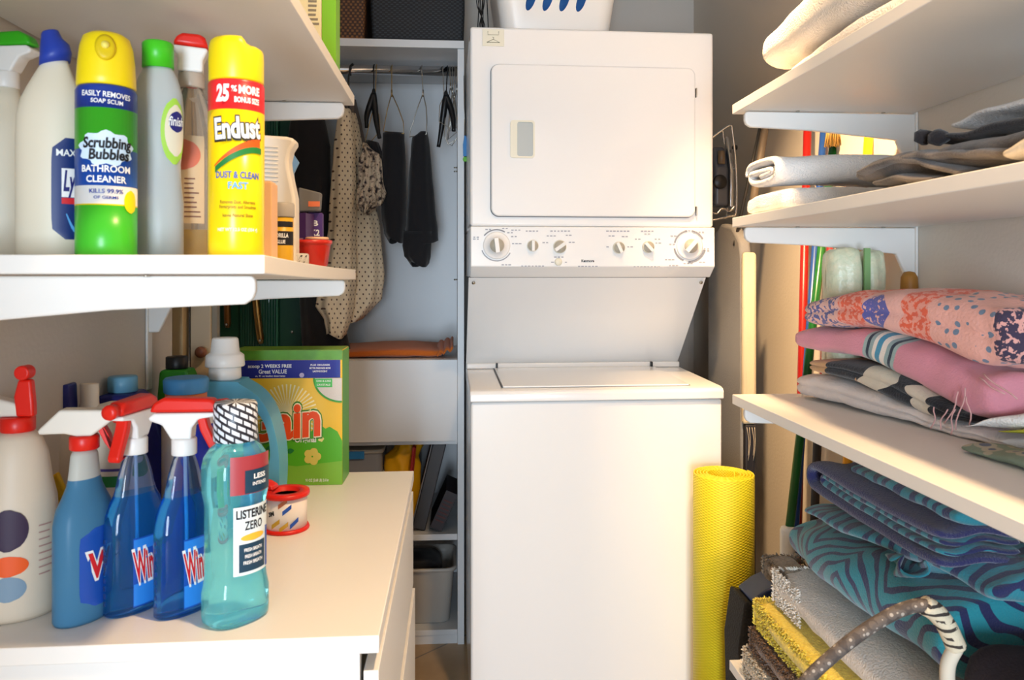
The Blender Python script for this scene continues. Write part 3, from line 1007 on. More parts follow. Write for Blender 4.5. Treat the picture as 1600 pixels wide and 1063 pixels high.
MB().prism([(-.024, 0), (.016, 0), (.004, .19), (.014, .212), (-.006, .242), (-.020, .235)], -.004, .004).build('packet', M('packet_blue', '#8fb4cc', .35), t, bevel=.002)

# -- on the topmost left shelf
tz = 1.577 + .0212
p = at(492, 40, 1.42)
t = thing('carton', 'cream carton with lime green front standing on the upper left shelf', 'box', (-.262, 1.38, tz - .0085), 0)
MB().box(-.045, .025, 0, .05, 0, .16).build('carton_body', M('carton_cream', '#efdfae', .5), t, bevel=.001)
MB().box(.0252, .050, .002, .05, 0, .16).build('side_panel', M('lime_card', '#7fbf1f', .45), t, bevel=.001)
b = MB()
for i in range(14):
    b.box(.002, .002 + random.uniform(.012, .020), -.0006, -.0002, .018 + i * .008, .022 + i * .008)
tag(b.build('fine_print', M('grey_small_print', '#8b7f6a', .6), t), kind='stuff')
# ================================================================== bottles and boxes on the chest
def cb(pxm, y):
    p = at(pxm, 700, y)
    return (p.x, y, HZ + .0004)


WBLUE = M('blue_glass_cleaner', '#2f97f5', 0.03, trans=.9, ior=1.3)
WBLUE2 = M('pale_clear_bottle', '#a9c4ee', 0.03, trans=.95, ior=1.3)
LBL = M('label_bright_blue', '#2f86e0', .35)
LBLD = M('label_deep_blue', '#1a4fae', .35)


def windex(label, loc, rz, hz, tilt=0, hcap=RED, s=1.0, label_on=True, R0=.042):
    t = thing('spray_bottle', label, 'spray bottle', loc, rz, None)
    sy = .60
    K = .875
    low = [(R0 * .93, 0), (R0, .004), (R0, .118), (R0 * .985, .130), (R0 * .93, .148), (R0 * .80, .165), (R0 * .68, .176)]
    up = [(R0 * .68, .1762), (R0 * .62, .186), (R0 * .54, .205), (R0 * .44, .221), (R0 * .37, .230), (.0135, .236)]
    MB().lathe([(r, z * K) for r, z in low + up], 44, sy=sy, m=[0] * 6 + [1] * 6).build('body', [WBLUE, WBLUE2], t)
    b = MB()
    for i in range(9):
        a = -PI / 2 + .0
        b.box(-R0 - .0006, -R0 + .0016, -.0016, .0016, .016 + i * .0100, .0215 + i * .0100)
    b.build('side_ribs', WBLUE2, t)
    lb = patch(R0 + .0007, -.42, .85, .010, .100, sy=sy, n=20).build('label', LBLD, t)
    patch(R0 + .0011, -.40, .83, .012, .040, sy=sy, n=20).build('label_panel', LBL, lb)
    patch(R0 + .0011, -.40, .83, .084, .098, sy=sy, n=20).build('label_panel', LBL, lb)
    lettering(lb, 'Windex', .040, .0085, .062, WHITEP, R=R0 + .0014, sy=sy, bold=.09, width=.054, tilt=.10, squash=1.45, name='brand_lettering')
    lettering(lb, 'Windex', .040, .0085, .062, REDP, R=R0 + .0018, sy=sy, bold=.03, width=.051, tilt=.10, squash=1.40, name='brand_lettering')
    MB().tube([(0, 0, .01), (0, 0, .204)], .0022, 8).build('dip_tube', M('tube_plastic', '#d8e4f0', .4), t)
    trigger_head(t, .2055, hcap, PLAST, RED, RED, PLAST, 1.06, hz, 1.2)
    return t


windex('blue glass cleaner spray with red and white head in front, label facing the aisle', cb(288, 1.05), .95, -.95)
windex('blue glass cleaner spray with red head turned away, second of the three blue sprays', cb(211, 1.06), .95, -2.70)
# translucent older bottle with white head
t = thing('spray_bottle', 'frosted blue spray bottle with slanted white head and red collar', 'spray bottle', cb(132, 1.04), 1.22)
FB = M('frosted_blue_bottle', '#4f87ad', .3, trans=.25, ior=1.2)
FW = M('frosted_clear_neck', '#cfd0c8', .35, trans=.2, ior=1.2)
R0 = .0425
MB().lathe([(R0 * .95, 0), (R0, .004), (R0, .095), (R0 * .99, .125), (R0 * .90, .143), (R0 * .72, .157), (R0 * .58, .170), (R0 * .52, .180), (R0 * .52, .1802), (R0 * .48, .194), (R0 * .44, .210), (.0155, .2165)], 44, sy=.68, m=[0] * 8 + [1] * 4).build('body', [FB, FW], t)
lb = patch(R0 + .0008, -.75, .75, .020, .120, sy=.68, shape='round').build('label', LBLD, t)
lettering(lb, 'W', .040, 0, .070, WHITEP, R=R0 + .0012, sy=.68, bold=.08, squash=1.2, name='brand_lettering')
lettering(lb, 'W', .038, 0, .070, REDP, R=R0 + .0016, sy=.68, bold=.03, squash=1.2, name='brand_lettering')
MB().lathe([(.0165, .2168), (.0178, .218), (.0178, .233), (.0165, .235)], 28).build('collar', RED, t)
hz = .12 - 1.22
MB().prism([(-.006, .2532), (.012, .2532), (.036, .272), (.036, .286), (-.026, .288), (-.052, .262), (-.050, .257), (-.020, .257)], -.0125, .0125).build('shroud', CREAMP, t, bevel=.004, rz=hz, loc=(0, 0, -.018))
MB().prism([(.014, .268), (.022, .270), (.031, .2535), (.040, .218), (.050, .222), (.047, .218), (.038, .2255), (.026, .243)], -.007, .007).build('trigger', RED, t, bevel=.002, rz=hz, loc=(0, 0, -.018))
b = MB()
b.rings([[(.0365 + dx, r * math.cos(a * PI / 10), .278 + r * math.sin(a * PI / 10)) for a in range(20)] for dx, r in ((0, .011), (.014, .012), (.018, .010), (.0182, .003))])
b.build('nozzle', RED, t, rz=hz, loc=(0, 0, -.018))

# big cream sprayer at the left edge
t = thing('spray_bottle', 'large cream spray bottle with red upright nozzle at the far left of the chest', 'spray bottle', cb(28, 1.055), .5)
R0 = .047
MB().lathe([(R0 * .96, 0), (R0, .005), (R0, .115), (R0 * .96, .150), (R0 * .84, .175), (R0 * .80, .190), (R0 * .74, .210), (R0 * .60, .228), (.020, .238)], 44, sy=.8).build('body', M('cream_bottle', '#dccdb8', .45), t)
MB().lathe([(.0195, .2385), (.0205, .240), (.0205, .256), (.018, .258)], 28).build('collar', RED, t)
MB().prism([(-.040, .2585), (.012, .2585), (.012, .274), (-.030, .285), (-.048, .276)], -.012, .012).build('shroud', CREAMP, t, bevel=.004, rz=-.5)
b = MB().prism([(.004, .2587), (.026, .2587), (.0255, .276), (.0225, .307), (.0065, .307), (.001, .285)], -.013, -.001)
b.build('trigger', RED, t, bevel=.003, rz=-.5)
b = MB().prism(disc(.014, .3165, .0095, .0095), -.019, .0)
b.build('nozzle', RED, t, bevel=.002, rz=-.5)
b = patch(R0 + .0006, -.75, .25, .060, .086, sy=.8, shape='oval').build('label_spot', ORANGE, t)
patch(R0 + .0006, -.75, .25, .092, .145, sy=.8, shape='oval').build('label_spot', M('dark_plum', '#33203f', .5), t)
patch(R0 + .0004, -.7, .2, .028, .060, sy=.8, shape='oval').build('label_spot', M('grey_blue_print', '#7d97ad', .5), t)
b = MB()
for i in range(8):
    w_ = random.uniform(.3, .55)
    z0 = .055 + i * .009
    b.rings([[((R0 + .0006) * math.sin(.5 + w_ * j / 5), -(R0 + .0006) * .8 * math.cos(.5 + w_ * j / 5), z0 + q) for q in (0, .0016)] for j in range(6)], False, False, closed=False)
tag(b.build('label_fine_print', M('pink_grey_print', '#b98d86', .6), t), kind='stuff')

# mouthwash
t = thing('mouthwash_bottle', 'clear teal mouthwash bottle with black striped shrink cap, frontmost on the chest', 'bottle', cb(368, 1.02), .85)
TEAL = M('teal_mouthwash', '#86e6ee', 0.04, trans=.80, ior=1.3)
R0 = .041
sec = [(.036, 0), (.0405, .004), (R0, .012), (R0, .040), (.0385, .052), (.0375, .060), (.0375, .155), (.039, .163), (.0405, .172), (R0, .190), (R0, .205), (.0385, .217), (.032, .228), (.025, .234), (.0225, .237)]
MB().lathe([(r, z * .967) for r, z in sec], 48, sy=.82, sq=2.6).build('body', TEAL, t)
cpm = N('shrink_cap_stripes', .35)
o_ = cpm.xyz('Object')
ang = cpm.math('ARCTAN2', o_[1], o_[0])
s_ = cpm.math('FRACT', cpm.math('ADD', cpm.math('MULTIPLY', ang, 1.6), cpm.math('MULTIPLY', o_[2], 110)))
k_ = cpm.math('FRACT', cpm.math('ADD', cpm.math('MULTIPLY', ang, 2.3), cpm.math('MULTIPLY', cpm.math('FLOOR', cpm.math('ADD', cpm.math('MULTIPLY', ang, 1.6), cpm.math('MULTIPLY', o_[2], 110))), .37)))
msk = cpm.math('MULTIPLY', cpm.math('LESS_THAN', s_, .58), cpm.math('GREATER_THAN', k_, .18))
CAPM = cpm.done(cpm.mix(msk, '#26252e', '#dfe4ea'), 0)
MB().lathe([(.0265, .2297), (.0275, .231), (.0272, .276), (.0255, .279)], 40).build('cap', CAPM, t)
# labels
Rl = .0395
lb = patch(Rl + .0006, -.62, .72, .066, .152, sy=.95, n=18).build('label', M('label_pale', '#dfe9ea', .45), t)
Rl2 = Rl + .0011
lettering(lb, 'LISTERINE', .0150, .002, .142, BLACKI, R=Rl2, sy=.95, bold=.03, width=.048, name='brand_lettering')
lettering(lb, 'ZERO', .0150, .002, .127, BLACKI, R=Rl2, sy=.95, bold=.02, width=.026, name='brand_lettering')
patch(Rl2, -.40, .45, .108, .117, sy=.95, shape='oval').build('label_stripe', M('gold_print', '#e8b53a', .45), lb)
dk = patch(Rl2, -.45, .50, .070, .105, sy=.95).build('label_panel', M('dark_teal_print', '#183b52', .45), lb)
for z0, w_ in ((.097, .026), (.089, .024), (.081, .028)):
    lettering(dk, 'FRESH BREATH', .006, .001, z0, WHITEP, R=Rl2 + .0004, sy=.95, width=w_)
patch(Rl2, .56, .70, .068, .120, sy=.95).build('label_stripe', BLUEP, lb)
Ru = R0 + .0012
lu = patch(Ru, -.72, .72, .168, .216, sy=.98, n=18).build('neck_label', M('maroon_label', '#a2383f', .4), t)
dk = patch(Ru + .0006, -.30, .70, .169, .198, sy=.98).build('label_panel', M('dark_teal_print', '#183b52', .45), lu)
lettering(dk, 'LESS', .0085, .008, .189, WHITEP, R=Ru + .0010, sy=.98, bold=.03, width=.019)
lettering(dk, 'INTENSE', .006, .008, .180, WHITEP, R=Ru + .0010, sy=.98, width=.022)

# tape roll on its red dispenser
tp = atx(447, 815, at(447, 700, 1.37).x)
t = thing('tape_dispenser', 'roll of white printed tape in red dispenser standing on the chest', 'tape', cb(447, 1.365), -.3)
RT = .0375
MB().lathe([(RT + .0015, 0), (RT + .0025, .002), (RT + .001, .006), (.020, .006), (.020, 0)], 40).build('lower_rim', RED, t)
rb = MB().lathe([(RT - .002, .0062), (RT - .002, .0585), (.022, .0585), (.022, .0062)], 40).build('tape', M('printed_tape', '#f0e4d8', .4), t)
b = MB()
MB().lathe([(RT + .002, .0588), (RT + .003, .062), (RT + .002, .0665), (.024, .0665), (.024, .0588)], 40).build('upper_rim', RED, t)
MB().prism([(-.0405, .0670), (-.020, .0670), (-.022, .074), (-.034, .080), (-.0405, .081)], -.010, .012).build('cutting_edge', RED, t, bevel=.002)
RT2 = RT - .0016
for th, z0, mt in ((-.95, .020, LBLD), (-.75, .050, LBLD), (.0, .018, M('mustard_print', '#c79a28', .5)), (.55, .042, BLUEP), (.9, .018, BLUEP), (-1.15, .035, M('tan_print', '#8c6a38', .5)), (.4, .013, M('mustard_print', '#c79a28', .5)), (.35, .053, M('rust_print', '#b46a45', .5))):
    v = []
    for i in range(5):
        u = (i / 4 - .5) * .42
        for q in (-.0038, .0038):
            v.append((RT2 * math.sin(th + u), -RT2 * math.cos(th + u), z0 + u * .026 + q))
    MB().add(v, [(2 * i, 2 * i + 2, 2 * i + 3, 2 * i + 1) for i in range(4)]).build('print_mark', mt, rb)
lettering(rb, '3M', .010, RT2 * -.25, .034, BLACKI, R=RT2 + .0002, bold=.05, shear=.2, tilt=.35, name='brand_lettering')

# detergent box
g0, g1 = at(362, 560, 1.64), at(535, 560, 1.64)
gw = g1.x - g0.x
t = thing('detergent_box', 'green and yellow box of laundry powder at the back of the chest', 'box', ((g0.x + g1.x) / 2, 1.64, HZ + .0004), -.02)
gh = at(460, 548, 1.64).z - HZ
hx = gw / 2
gm = N('box_front_print', .3)
o_ = gm.xyz('Object')
r_ = gm.math('SQRT', gm.math('ADD', gm.math('POWER', gm.math('SUBTRACT', o_[0], .0), 2), gm.math('POWER', gm.math('SUBTRACT', o_[2], .150), 2)))
an = gm.math('FRACT', gm.math('MULTIPLY', gm.math('ARCTAN2', gm.math('SUBTRACT', o_[2], .150), o_[0]), 7.0))
rays = gm.math('MULTIPLY', gm.math('LESS_THAN', an, .35), gm.math('LESS_THAN', r_, .062))
base_ = gm.ramp(gm.math('MULTIPLY', r_, 7), [(0.0, '#fdf3c4'), (0.25, '#f9d75a'), (0.75, '#f3bd1a')], False)
GBODY = gm.done(gm.mix(rays, base_, '#fdf2c8'), 0)
bx = MB().box(-hx, hx, 0, .085, 0, gh).build('carton_body', [GBODY], t, bevel=.0012)
GSIDE = M('carton_side_green', '#5aa626', .4)
MB().box(hx + .0002, hx + .0008, .001, .084, .001, gh - .001).build('side_panel', GSIDE, t)
MB().box(-hx + .001, hx - .001, .001, .084, gh + .0002, gh + .0010).build('lid', M('carton_lid_green', '#6f9a2c', .4, var=.3, bscale=30), t)
fy = -.0004
MB().box(-hx, hx, fy - .0001, fy + .0001, gh - .020, gh).build('top_band', M('leaf_green_print', '#5e9a2b', .4, var=.35, bscale=40), t)
bl = MB().box(-hx, hx - .004, fy - .0002, fy, gh - .058, gh - .0205).build('banner', M('banner_navy', '#2a2f93', .25), t)
lettering(bl, 'scoop 2 WEEKS FREE', .0100, -.036, gh - .033, WHITEP, y=fy - .0005, width=.090)
lettering(bl, 'Great VALUE', .0120, -.030, gh - .0445, WHITEP, y=fy - .0005, bold=.02, width=.058)
lettering(bl, 'vs. 91 oz leading detergents', .0050, -.035, gh - .0535, WHITEP, y=fy - .0005, width=.062)
for i, (w_, s_) in enumerate(((.040, 'PLUS 120 LOADS'), (.044, 'BETTER FRESHNESS MORE'), (.030, 'LASTING SCENT'))):
    lettering(bl, s_, .0052, .068, gh - .031 - i * .0066, WHITEP, y=fy - .0005, width=w_, bold=.02)
MB().prism(disc(.030, gh - .052, .005, .005), fy - .0006, fy - .0003).build('banner_spot', M('lilac_print', '#c9bde0', .4), bl)
# green bush and leaves
pts = [(-hx, .0), (hx, .0), (hx, .092), (hx - .010, .112), (hx - .026, .122), (hx - .035, .118), (hx - .045, .126), (.045, .110), (.0, .100), (-.055, .095), (-hx, .108)]
gr = flat(pts, fy - .0002).build('green_field', M('carton_green_print', '#56b01f', .35), t)
flat([(-hx, .0), (hx, .0), (hx, .050), (.02, .040), (-.04, .046), (-hx, .040)], fy - .0005).build('green_field', M('carton_lime_print', '#7cb636', .35), gr)
for cx_, cz_, a_, l_, mt in ((-.035, .078, .1, .020, DKGREEN), (-.012, .066, -.6, .022, M('leaf_pale_print', '#9cc24a', .4)), (.006, .072, .2, .018, DKGREEN), (-.050, .058, .8, .018, DKGREEN)):
    P_ = [(cx_ + l_ * math.cos(a_) * (i / 6 - .5) * 2 * .5 - .3 * l_ * math.sin(PI * i / 6) * math.sin(a_) * s2, cz_ + l_ * math.sin(a_) * (i / 6 - .5) + .3 * l_ * math.sin(PI * i / 6) * math.cos(a_) * s2)
          for s2, rg in ((1, range(7)), (-1, range(5, 0, -1))) for i in rg]
    flat(P_, fy - .0008).build('printed_leaf', mt, gr)
for k in range(5):
    a_ = 2 * PI * k / 5
    flat(disc(.052 + .010 * math.cos(a_), .060 + .010 * math.sin(a_), .0085, .0085, 14), fy - .0008 - k * .0001).build('printed_petal', M('petal_print', '#d9c45a', .4), gr)
for k in range(5):
    a_ = 2 * PI * k / 5
    flat(disc(.070 + .0035 * math.cos(a_), .097 + .0035 * math.sin(a_), .003, .003, 10), fy - .0008 - k * .0001).build('printed_petal', M('petal_pale_print', '#e8e08a', .4), gr)
GT = .130
lg = lettering(t, 'Gain', .100, -.010, GT, M('logo_dark_green', '#3c8a2c', .4), y=fy - .0012, bold=.075, width=.162, tilt=.09, shear=.12, squash=1.05, name='brand_lettering')
lettering(t, 'Gain', .100, -.010, GT, M('logo_cream', '#fdeecb', .4), y=fy - .0018, bold=.055, width=.158, tilt=.09, shear=.12, squash=1.02, name='brand_lettering')
lettering(t, 'Gain', .100, -.010, GT, M('logo_orange', '#f3521a', .35), y=fy - .0024, bold=.035, width=.153, tilt=.09, shear=.12, squash=1.0, name='brand_lettering')
lettering(t, 'Original', .0155, .038, .095, WHITEP, y=fy - .0012, width=.044)
# corner roundel of powder
cxr, czr = hx - .0005, gh - .0585
P_ = [(cxr, czr)] + [(cxr - .060 * math.cos(a), czr - .052 * math.sin(a)) for a in [i * PI / 2 / 14 for i in range(15)]]
flat(P_, fy - .0006).build('roundel', M('roundel_green', '#43a035', .4), t)
P_ = [(cxr, czr)] + [(cxr - .056 * math.cos(a), czr - .048 * math.sin(a)) for a in [i * PI / 2 / 14 for i in range(15)]]
ro = flat(P_, fy - .0009).build('roundel', M('roundel_powder', '#dcd5cf', .6, var=.12, bscale=600), t)
MB().box(cxr - .056, cxr - .020, fy - .0013, fy - .0010, czr - .019, czr - .001).build('roundel_tag', M('roundel_tag_green', '#4fc05a', .4), ro)
lettering(ro, 'OXI & LIKE', .0055, cxr - .038, czr - .006, WHITEP, y=fy - .0016, width=.030)
lettering(ro, 'CRYSTALS', .0055, cxr - .038, czr - .014, WHITEP, y=fy - .0016, width=.028)
lettering(t, '91 OZ (5.68 LB) 2.6 kg', .008, .062, .010, WHITEP, y=fy - .0012, width=.048)
lettering(t, 'LAUNDRY DETERGENT', .0055, -.03, .012, WHITEP, y=fy - .0012, width=.05)

# fabric softener jug with a hole for the handle
j0 = at(362, 700, 1.47)
t = thing('softener_jug', 'big light blue jug with white cap and looped handle beside the powder box', 'jug', (j0.x, 1.47, HZ + .0004), 0)
JB = M('jug_blue', '#67b4d6', .32, trans=.12, ior=1.2, sss=.2)
jh = .258
# outline in x, z; the hole is left open between two arms
outl = [(-.066, .000), (.078, .000), (.090, .010), (.095, .060), (.0945, .110), (.0885, .150), (.076, .190), (.054, .222), (.024, .243), (.018, .2465), (-.040, .2465), (-.052, .236), (-.062, .215), (-.070, .18), (-.074, .10), (-.074, .010)]
hole = [(.070, .065), (.0785, .11), (.0745, .150), (.064, .178), (.050, .196), (.042, .196), (.038, .180), (.040, .14), (.047, .10), (.056, .066)]


def slab_with_hole(outer, inner, y0, y1):
    bm = bmesh.new()
    def loop(pts, y):
        vs = [bm.verts.new((a, y, z)) for a, z in pts]
        return vs, [bm.edges.new((vs[i], vs[(i + 1) % len(vs)])) for i in range(len(vs))]
    fs = []
    rows = []
    for y in (y0, y1):
        vo, eo = loop(outer, y)
        vi, ei = loop(inner, y)
        bmesh.ops.triangle_fill(bm, edges=eo + ei, use_beauty=True)
        rows.append((vo, vi))
    for k in (0, 1):
        a, b_ = rows[0][k], rows[1][k]
        for i in range(len(a)):
            bm.faces.new((a[i], a[(i + 1) % len(a)], b_[(i + 1) % len(a)], b_[i]))
    bm.verts.index_update()
    out = MB()
    out.add([v.co[:] for v in bm.verts], [[v.index for v in f.verts] for f in bm.faces], 0, True)
    bm.free()
    return out


so = [(p.x, p.z) for p in spline([(a, 0, z) for a, z in outl[1:-1]], 4)] + [(outl[-1][0], outl[-1][1]), (outl[0][0], 0)]
si = [(p.x, p.z) for p in spline([(a, 0, z) for a, z in hole + hole[:1]], 4)][:-1]
slab_with_hole(so, si, -.036, .036).build('body', JB, t, bevel=.012, seg=4, angle=40)
MB().prism([(-.062, .20), (-.010, .20), (-.006, .165), (-.010, .06), (-.062, .06)], -.0372, -.0364).build('label', M('label_jug_blue', '#2c6aa8', .35), t, bevel=.0003)
MB().lathe([(.026, .2468), (.029, .250), (.0285, .268), (.025, .271)], 36, (-.012, 0, 0)).build('pour_collar', PLAST, t)
MB().lathe([(.034, .2712), (.0355, .274), (.034, .292), (.029, .296), (.026, .298), (.0235, .322), (.021, .325)], 36, (-.012, 0, 0)).build('cap', PLAST, t)

# navy jug behind the sprays
t = thing('detergent_jug', 'navy blue jug with light blue screw cap behind the spray bottles', 'jug', cb(192, 1.40), 0)
o = [(-.075, 0), (.080, 0), (.085, .01), (.085, .155), (.075, .185), (.028, .232), (.024, .236), (-.024, .236), (-.030, .230), (-.060, .205), (-.066, .190), (-.078, .160), (-.078, .01)]
MB().prism(o, -.040, .040).build('body', NAVY, t, bevel=.008)
MB().lathe([(.0225, .2365), (.0245, .238), (.0240, .262), (.022, .264)], 30).build('cap', M('light_blue_cap', '#6aa7c8', .4), t)

# white bottle with navy slanted cap
t = thing('bleach_bottle', 'cream bottle with tall navy flip cap between the two left spray heads', 'bottle', cb(92, 1.27), .1)
MB().lathe([(.036, 0), (.039, .004), (.039, .15), (.034, .18), (.025, .202), (.0205, .21)], 36, sy=.8).build('body', M('cream_bottle', '#dccdb8', .45), t)
MB().prism([(-.019, .2105), (.019, .2105), (.022, .232), (.0205, .268), (.018, .270), (-.018, .268), (-.019, .266)], -.017, .017).build('cap', NAVY, t, bevel=.004)
t = thing('cleaner_bottle', 'cream bottle with yellow label spot standing behind the frosted blue spray', 'bottle', cb(140, 1.29), 0)
MB().lathe([(.034, 0), (.036, .004), (.036, .16), (.030, .195), (.017, .225), (.0145, .236), (.0145, .266), (.012, .267)], 36, sy=.7).build('body', M('cream_bottle', '#dccdb8', .45), t)
t = thing('sponge', 'yellow sponge cloth leaning between the cream bottles on the chest', 'sponge', cb(79, 1.155), .2)
b = MB().prism([(-.022, .0), (.020, 0), (.018, .10), (.021, .13), (.010, .158), (-.002, .150), (-.012, .165), (-.022, .150), (-.018, .08)], -.006, .006)
b.build('cloth', M('mustard_cloth', '#e0ae1e', .8, bump=.3), t, bevel=.003)
# rounded white bottle between the heads
t = thing('bleach_bottle', 'cream round-shouldered bottle with purple and green label lines behind the second blue spray', 'bottle', cb(180, 1.19), 0)
b = MB().lathe([(.040, 0), (.043, .005), (.043, .20), (.041, .220), (.034, .238), (.022, .250), (.008, .254)], 40, sy=.62)
b.build('body', M('cream_bottle', '#dccdb8', .45), t)
patch(.0434, -1.2, 1.2, .155, .159, sy=.62).build('label_stripe', M('purple_print', '#4d3f86', .5), t)
patch(.0434, -1.2, 1.2, .132, .148, sy=.62).build('label_stripe', DKGREEN, t)
# dark blue bottle right behind the front spray
t = thing('cleaner_bottle', 'deep blue bottle right behind the front glass cleaner spray', 'bottle', cb(322, 1.17), 0)
MB().lathe([(.034, 0), (.036, .004), (.036, .15), (.034, .175), (.026, .200), (.015, .216), (.0135, .224)], 36, sy=.7).build('body', M('deep_blue_plastic', '#1c2fa8', .25), t)
MB().lathe([(.0150, .2245), (.0155, .226), (.0155, .242), (.013, .244)], 24).build('cap', PLAST, t)
lb = patch(.0366, -.6, .9, .06, .16, sy=.7, shape='round').build('label', M('label_red_violet', '#8b2d78', .4), t)
# green bottle
t = thing('cleaner_bottle', 'green bottle with black cap near the left wall behind the light blue jug', 'bottle', cb(283, 1.60), 0)
MB().prism([(-.036, 0), (.040, 0), (.044, .01), (.044, .18), (.034, .215), (.020, .248), (.018, .252), (-.030, .252), (-.034, .246), (-.038, .20), (-.038, .01)], -.026, .026).build('body', M('green_bottle_plastic', '#2e8a1c', .35), t, bevel=.007)
MB().lathe([(.021, .2525), (.0215, .254), (.0215, .275), (.019, .277)], 28, (-.008, 0, 0)).build('cap', BLACKP, t)
# jar with ribbed blue lid
t = thing('supplement_jar', 'cream jar with ribbed blue lid and orange band left of the light blue jug', 'jar', cb(291, 1.36), 0)
MB().lathe([(.036, 0), (.039, .005), (.039, .20), (.034, .222), (.031, .226)], 36).build('body', M('cream_bottle', '#dccdb8', .45), t)
MB().lathe([(.0325, .2263), (.0335, .228), (.0335, .2395)], 36).build('orange_band', M('band_orange', '#d9703a', .5), t)
n = 72
R = []
for r, h in ((.034, .240), (.036, .242), (.037, .262), (.034, .266), (.030, .266)):
    R.append([((r - (.0012 if j % 2 else 0)) * math.cos(2 * PI * j / n), (r - (.0012 if j % 2 else 0)) * math.sin(2 * PI * j / n), h) for j in range(n)])
MB().rings(R).build('lid', M('lid_blue', '#4187bd', .45), t)
t = thing('cleaner_bottle', 'small white-capped bottle just left of the light blue jug', 'bottle', cb(300, 1.24), 0)
MB().lathe([(.024, 0), (.026, .004), (.026, .17), (.020, .196), (.0155, .204)], 30).build('body', M('cream_bottle', '#dccdb8', .45), t)
MB().lathe([(.0165, .2045), (.017, .206), (.0165, .226), (.013, .228)], 26).build('cap', PLAST, t)
# ================================================================== things in and on the wardrobe
def garment(name, rows, y, depth, folds, mat, parent, amp=.10, ph=0.0, jit=.003, n=72):
    """hollow hanging cloth; rows: (image row, left, right) surveyed at depth y, turned into metres"""
    R = []
    for i, (py, l, r) in enumerate(rows):
        a, b_ = at(l, py, y), at(r, py, y)
        cx_, hw = (a.x + b_.x) / 2, (b_.x - a.x) / 2
        k = i / max(1, len(rows) - 1)
        ring = []
        for j in range(n):
            t_ = 2 * PI * j / n
            q = 1 + amp * (.35 + .65 * k) * math.sin(folds * t_ + ph + .6 * math.sin(3 * k + t_))
            ring.append((cx_ + hw * math.cos(t_) * (1 + (q - 1) * .4), y + depth * (.45 + .55 * k) * math.sin(t_) * q, a.z + .008 * k * math.sin(2 * t_ + ph)))
        R.append(ring)
    # smooth rows in between
    out = []
    for i in range(len(R) - 1):
        for s_ in range(3):
            u = s_ / 3
            out.append([tuple(R[i][j][c] * (1 - u) + R[i + 1][j][c] * u for c in range(3)) for j in range(n)])
    out.append(R[-1])
    return MB().rings(out, True, False).build(name, mat, parent, jitter=jit, jscale=28, solid=.0022)


BLKF = M('black_fabric', '#141216', .9, bump=.3, bscale=500, sheen=.2)
dn = N('dotted_cream_fabric', .9)
o_ = dn.xyz('Object')
S_ = 41.0
vv = None
for ox, oz in ((0, 0), (.5, .5)):
    fx = dn.math('SUBTRACT', dn.math('FRACT', dn.math('ADD', dn.math('MULTIPLY', dn.math('ADD', o_[0], dn.math('MULTIPLY', o_[1], .7)), S_ * 1.15), ox)), .5)
    fz = dn.math('SUBTRACT', dn.math('FRACT', dn.math('ADD', dn.math('MULTIPLY', o_[2], S_ * .8), oz)), .5)
    d_ = dn.math('LESS_THAN', dn.math('SQRT', dn.math('ADD', dn.math('POWER', fx, 2), dn.math('POWER', fz, 2))), .115)
    vv = d_ if vv is None else dn.math('MAXIMUM', vv, d_)
DOT = dn.done(dn.mix(vv, '#e8d6b8', '#5c4740'), .25)
GY = 2.68
t = thing('dotted_dress', 'cream dress with small dark dots hanging from the wardrobe rail', 'dress', (0, 0, 0))
garment('back_panel', [(178, 536, 556), (230, 528, 566), (300, 524, 580), (350, 520, 592), (430, 515, 599), (470, 512, 594), (500, 520, 566)], GY + .04, .07, 7, DOT, t, .13, 1)
garment('front_panel', [(172, 531, 548), (190, 527, 552), (230, 523, 554), (300, 517, 556), (360, 514, 555), (430, 503, 556), (480, 495, 552), (500, 508, 548), (524, 512, 540)], GY - .06, .06, 6, DOT, t, .14, 0)
HG = MB()
HG.tube(spline([at(548, 118, GY), at(547, 104, GY), at(552, 101, GY + .01), at(545, 118, GY), at(545, 150, GY), at(545, 172, GY)], 4), .003, 8)
HG.build('hanger', M('dark_hanger', '#2a2826', .5), t)

t = thing('knit_top', 'grey brown knit top hanging behind the dotted dress', 'top', (0, 0, 0))
garment('cloth', [(156, 540, 556), (175, 538, 560), (230, 545, 572), (300, 550, 580), (345, 556, 584)], GY + .16, .05, 5, M('grey_brown_knit', '#7d6f66', .95, bump=.5, bscale=300, var=.25), t, .1, 2)
t = thing('black_coat', 'long black coat hanging left of the dotted dress', 'coat', (0, 0, 0))
garment('cloth', [(100, 470, 482), (150, 462, 497), (190, 455, 508), (230, 450, 515), (300, 448, 516), (400, 452, 514), (470, 470, 528), (548, 474, 546)], GY - .03, .05, 6, BLKF, t, .08, .5)
t = thing('black_trousers', 'black trousers on the first thin wire hanger right of the ruffled scarf', 'trousers', (0, 0, 0))
garment('cloth', [(208, 598, 631), (225, 598, 632), (300, 596, 634), (345, 597, 634), (366, 601, 632), (377, 608, 630)], GY, .045, 5, BLKF, t, .08, 0, .003)
t = thing('black_trousers', 'longest black trousers on the wire hanger nearest the bundle of hangers', 'trousers', (0, 0, 0))
garment('upper_legs', [(207, 656, 668), (216, 644, 670), (260, 640, 673), (320, 637, 678), (362, 634, 682), (379, 632, 684)], GY + .01, .05, 5, BLKF, t, .09, 1.2, .003)
garment('lower_legs', [(362, 630, 674), (385, 629, 673), (402, 632, 672), (414, 642, 670)], GY - .02, .04, 6, BLKF, t, .1, .4, .003)
RUF = N('ruffle_print', .9)
rv = RUF.noise(55, 4)
RUFM = RUF.done(RUF.ramp(rv, [(0, '#2a2226'), (.40, '#8c7a6c'), (.47, '#c9b79f'), (.60, '#b8a48e'), (.66, '#2b2328')]), .5)
